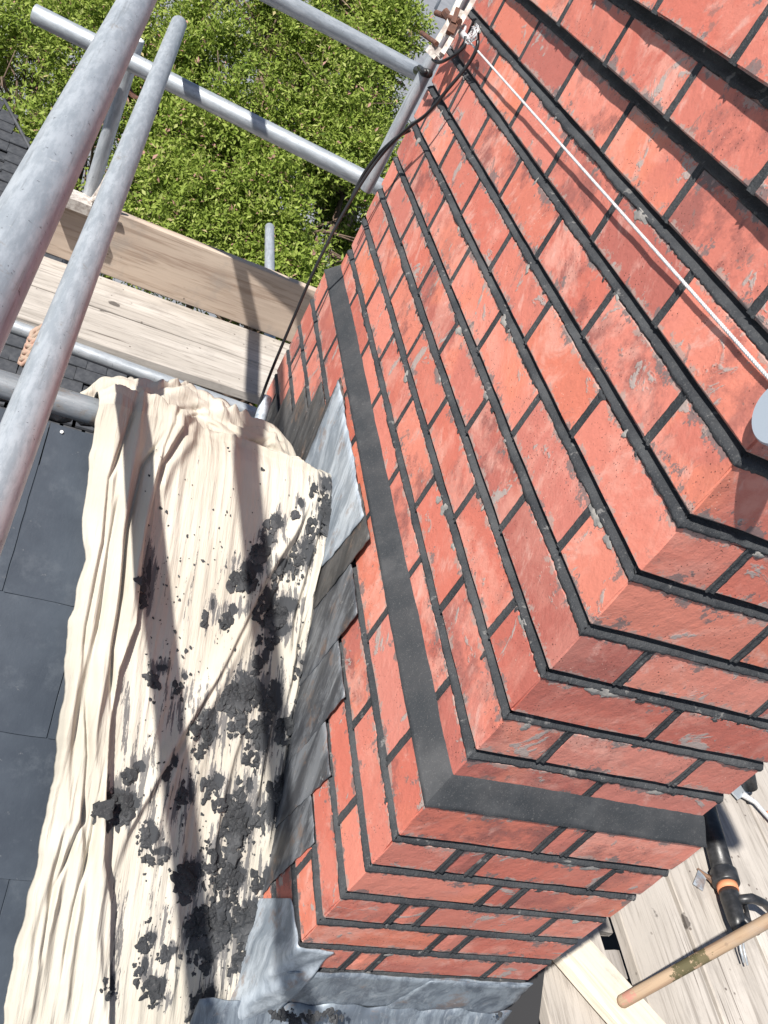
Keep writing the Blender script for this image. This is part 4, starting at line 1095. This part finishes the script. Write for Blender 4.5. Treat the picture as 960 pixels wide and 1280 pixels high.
# frayed rope knot on the tube by the boards
m = MB()
for k in range(26):
    t = k/25; c = at_depth((50-14*t, 413+34*t), 2.15); 
    pts = [c+np.array([.028*math.cos(a)*.6, .022*math.sin(a), .024*math.cos(a)+.006*math.sin(3*a+k)]) for a in np.linspace(0, 6.283, 10)]
    if k % 3 == 0: m.tube(pts, .007, 6, False)
tag(m.build('rope_lashing', mat_simple('frayed_rope', (.36, .28, .22), .9, 0, .6, (.42, .25, .19), 60), None, True), 'frayed pinkish rope wound round the tube beside the near leaning tube', 'rope')

# ---------------------------------------------------------------- neighbour roof
NR = -2.55
nroof = empty('neighbour_roof', (-1.2, 8, NR), 'old dark tiled roof far below at the left edge behind the tubes', 'roof')
def npt(p):                           # tilted plane rising away from the viewer
    r = ray(p); n = np.array([0, -.18, 1.0]); k = NR-.18*8
    return CAM+r*(k-CAM@n)/(r@n)
pv = [npt((0, 125)), npt((37, 195)), npt((172, 452)), npt((168, 500))]
m = MB()
xm = -6.0
yy = sorted([(float(p[1]), float(p[0])) for p in pv]); ya = np.array([q[0] for q in yy]); xa_ = np.array([q[1] for q in yy])
def nz(y): return NR+.18*(y-8)
v = []
ylist = np.linspace(ya[0]-1.5, ya[-1], 24)
P = np.zeros((2, 24, 3))
for j, y in enumerate(ylist): P[0, j] = (xm, y, nz(y)-.03); P[1, j] = (np.interp(y, ya, xa_), y, nz(y)-.03)
m.grid(P); o = m.build('roof_deck', DECK, nroof); o.modifiers.new('t', 'SOLIDIFY').thickness = .1
tm = MB(); tm.box((-.0725, 0, -.005), (.0725, .19, .005)); tme = mesh('tile', tm.v, tm.f); tme.materials.append(OLDTILE)
cnt = 0; rest = MB()
row = 0; y = ya[0]-1.4
while y < ya[-1]-.1:
    xe = float(np.interp(y, ya, xa_)); x = xe-.075-(.074 if row % 2 else 0)
    first = True
    while x > -5.5:
        pc = RM @ (np.array([x, y, nz(y)])-CAM); px = 480+FPX*pc[0]/pc[2]; py = 640+FPX*pc[1]/pc[2]
        vis = (-5 < px < 180) and (120 < py < 500) and not (70 < px < 200 and 200 < py < 395)
        if vis and cnt < 290:
            o = link('roof_tile', tme, None, nroof, (x, y, nz(y)+.012+rnd.uniform(-.004, .004))); o.rotation_euler = (math.atan(.18)-.07, rnd.uniform(-.03, .03), rnd.uniform(-.03, .03)); cnt += 1
        elif px > -700: rest.box((x-.086, y, nz(y)-.006), (x+.086, y+.22, nz(y)+.012))
        x -= .148
    y += .14; row += 1
if rest.v: tag(rest.build('tile_courses', OLDTILE, nroof), kind='stuff')
# metal edge trim of that roof
m = MB(); tr = [(np.interp(y, ya, xa_)+.03, y, nz(y)+.02) for y in ylist]; m.tube(tr, .015, 8); m.build('verge_trim', OLDTILE, nroof, True)
# its walls
m = MB(); m.box((xm, ya[0]-1.3, -7.5), (float(xa_.min())-.3, ya[0]-1.0, NR-.8)); m.build('wall', BRICK, nroof)

# ---------------------------------------------------------------- trees
def tree(name, label, blobs, root, nclump, seed, leafsz=(.034, .072)):
    r = np.random.default_rng(seed)
    e_ = empty(name, root, label, 'tree', 'leafy trees below the scaffold')
    B = np.array([[*c, *rad] for c, rad in blobs]); vol = B[:, 3]*B[:, 4]*B[:, 5]
    pick = r.choice(len(B), nclump, p=vol**.75/(vol**.75).sum())
    d = r.normal(size=(nclump, 3)); d /= np.linalg.norm(d, axis=1)[:, None]; d[:, 2] = np.where(r.random(nclump) < .75, np.abs(d[:, 2]), d[:, 2])
    rad = .62+.42*r.random(nclump)**.7
    cen = B[pick, :3]+d*B[pick, 3:]*rad[:, None]
    fld = sum(np.sin(cen@k_+p_) for k_, p_ in zip(r.normal(0, 2.9, (7, 3)), r.uniform(0, 6, 7)))
    keep = fld > .15; cen = cen[keep]; d = d[keep]; pick = pick[keep]; fld = fld[keep]; nclump = len(cen)
    nl = 56
    N = nclump*nl
    cc = np.repeat(cen, nl, 0); dd = np.repeat(d, nl, 0)
    # leaves along twigs: each clump is a spray of 4 short twigs
    tw = r.normal(size=(nclump, 5, 3)); tw /= np.linalg.norm(tw, axis=2)[..., None]; tw = tw*.8+d[:, None, :]*.7+np.array([0, 0, .35])
    tw /= np.linalg.norm(tw, axis=2)[..., None]
    ti = r.integers(0, 5, (nclump, nl)); T = np.take_along_axis(tw, ti[..., None].repeat(3, 2), 1).reshape(N, 3)
    s = r.random(N)*.26
    pos = cc+T*s[:, None]+r.normal(0, .022, (N, 3))
    ld = T*.6+r.normal(0, .55, (N, 3)); ld /= np.linalg.norm(ld, axis=1)[:, None]
    up = np.array([0, 0, 1.0])+.55*r.normal(size=(N, 3))+dd*.3
    sd2 = np.cross(ld, up); sd2 /= np.linalg.norm(sd2, axis=1)[:, None]; nn_ = np.cross(sd2, ld)
    L = r.uniform(*leafsz, N)[:, None]; Wd = L*r.uniform(.15, .26, N)[:, None]
    v0 = pos; v1 = pos+ld*L*.45+sd2*Wd-nn_*L*.0; v2 = pos+ld*L-nn_*L*.16; v3 = pos+ld*L*.45-sd2*Wd; vm = pos+ld*L*.5-nn_*L*.07
    v1 = v1+nn_*L*.04; v3 = v3+nn_*L*.04
    V = np.stack([v0, v1, v2, v3], 1).reshape(-1, 3)
    F = np.arange(N)[:, None]*4; F = np.concatenate([np.c_[F, F+1, F+2], np.c_[F, F+2, F+3]])
    me = mesh('crown', V, F.astype(np.int32), False)
    ton = np.clip(r.normal(.46, .15, N)+.3*(s/.26-.5)+np.repeat(r.normal(0, .10, nclump), nl), .02, .96); ton = np.where(r.random(N) < .022, 1.0, ton)
    at = me.attributes.new('tone', 'FLOAT', 'POINT'); at.data.foreach_set('value', np.repeat(ton, 4).astype(np.float32))
    link('crown', me, LEAF, e_)
    m = MB(); rt = Vector([float(c) for c in root]); top = Vector(B[:, :3].mean(0).tolist())
    m.tube([rt, rt.lerp(top, .5)+Vector((.15, .1, 0)), top], [.20, .15, .09], 10); m.build('trunk', BARK, e_, True)
    m = MB()
    for b in B:
        c = Vector(b[:3].tolist()); m.tube([rt.lerp(top, .7), rt.lerp(c, .75), c], [.08, .05, .025], 7)
        for q in range(16):
            dv = Vector(r.normal(size=3).tolist()).normalized(); dv.z = abs(dv.z)
            en = c+Vector((dv.x*b[3], dv.y*b[4], dv.z*b[5]))*.98; mid_ = c.lerp(en, .5)+Vector(r.normal(0, .12, 3).tolist())
            m.tube([c, mid_, en], [.022, .012, .005], 5)
    m.build('branches', BARK, e_, True)
def P_(px, dpt): return at_depth(px, dpt).tolist()
tree('leafy_tree', 'broad leafy tree filling the upper left below the crossing tubes',
     [(P_((60, 40), 10.8), (1.2, 1.3, 1.0)), (P_((160, 110), 9.6), (1.2, 1.2, 1.0)), (P_((20, 150), 9.4), (.9, 1.0, .8)), (P_((200, 230), 9.0), (1.1, 1.1, .9)), (P_((110, 250), 8.8), (1.0, 1.0, .8))], (-.9, 7.0, -7.5), 4600, 11)
tree('leafy_tree', 'taller leafy tree between the leaning tubes and the chimney',
     [(P_((330, 60), 10.0), (1.15, 1.2, .95)), (P_((400, 150), 9.4), (.85, .9, .8)), (P_((300, 180), 9.2), (1.1, 1.1, .9)), (P_((250, 20), 10.6), (1.2, 1.3, 1.0)), (P_((400, 15), 10.4), (.6, .8, .6))], (1.6, 7.2, -7.5), 4600, 12)
tree('leafy_tree', 'lower leafy tree just beyond the brown toe board',
     [(P_((350, 300), 8.8), (1.0, 1.0, .85)), (P_((240, 330), 8.6), (1.1, 1.0, .85)), (P_((430, 240), 9.0), (.6, .7, .6)), (P_((390, 400), 8.4), (.8, .9, .7)), (P_((300, 430), 8.2), (1.0, .8, .7)), (P_((220, 480), 8.0), (.8, .7, .5)), (P_((310, 500), 8.0), (.8, .7, .5))], (1.7, 5.4, -7.5), 5000, 13)
tree('leafy_tree', 'sparse pink-tipped branch end beside the aerial mast',
     [(P_((488, 50), 9.8), (.36, .4, .3)), (P_((440, 40), 9.9), (.35, .4, .3)), (P_((470, 90), 9.6), (.22, .3, .2))], (3.2, 8.2, -7.5), 420, 14)
# posts down at ground level behind the mast
for (a, b, lab) in (((520, -30), (496, 32), 'thin pale post far below, left of the mast bracket'), ((556, -30), (544, 12), 'thin pale post far below, touching the mast bracket')):
    g_ = on_plane(b, 2, -7.5); t_ = at_depth(a, float((RM @ (g_-CAM))[2])-.3); m = MB(); m.tube([g_, g_+np.array([0, 0, 2.6])], .13, 12); tag(m.build('street_post', STEEL, None, True, loc=g_), lab, 'post', 'posts down on the paving')
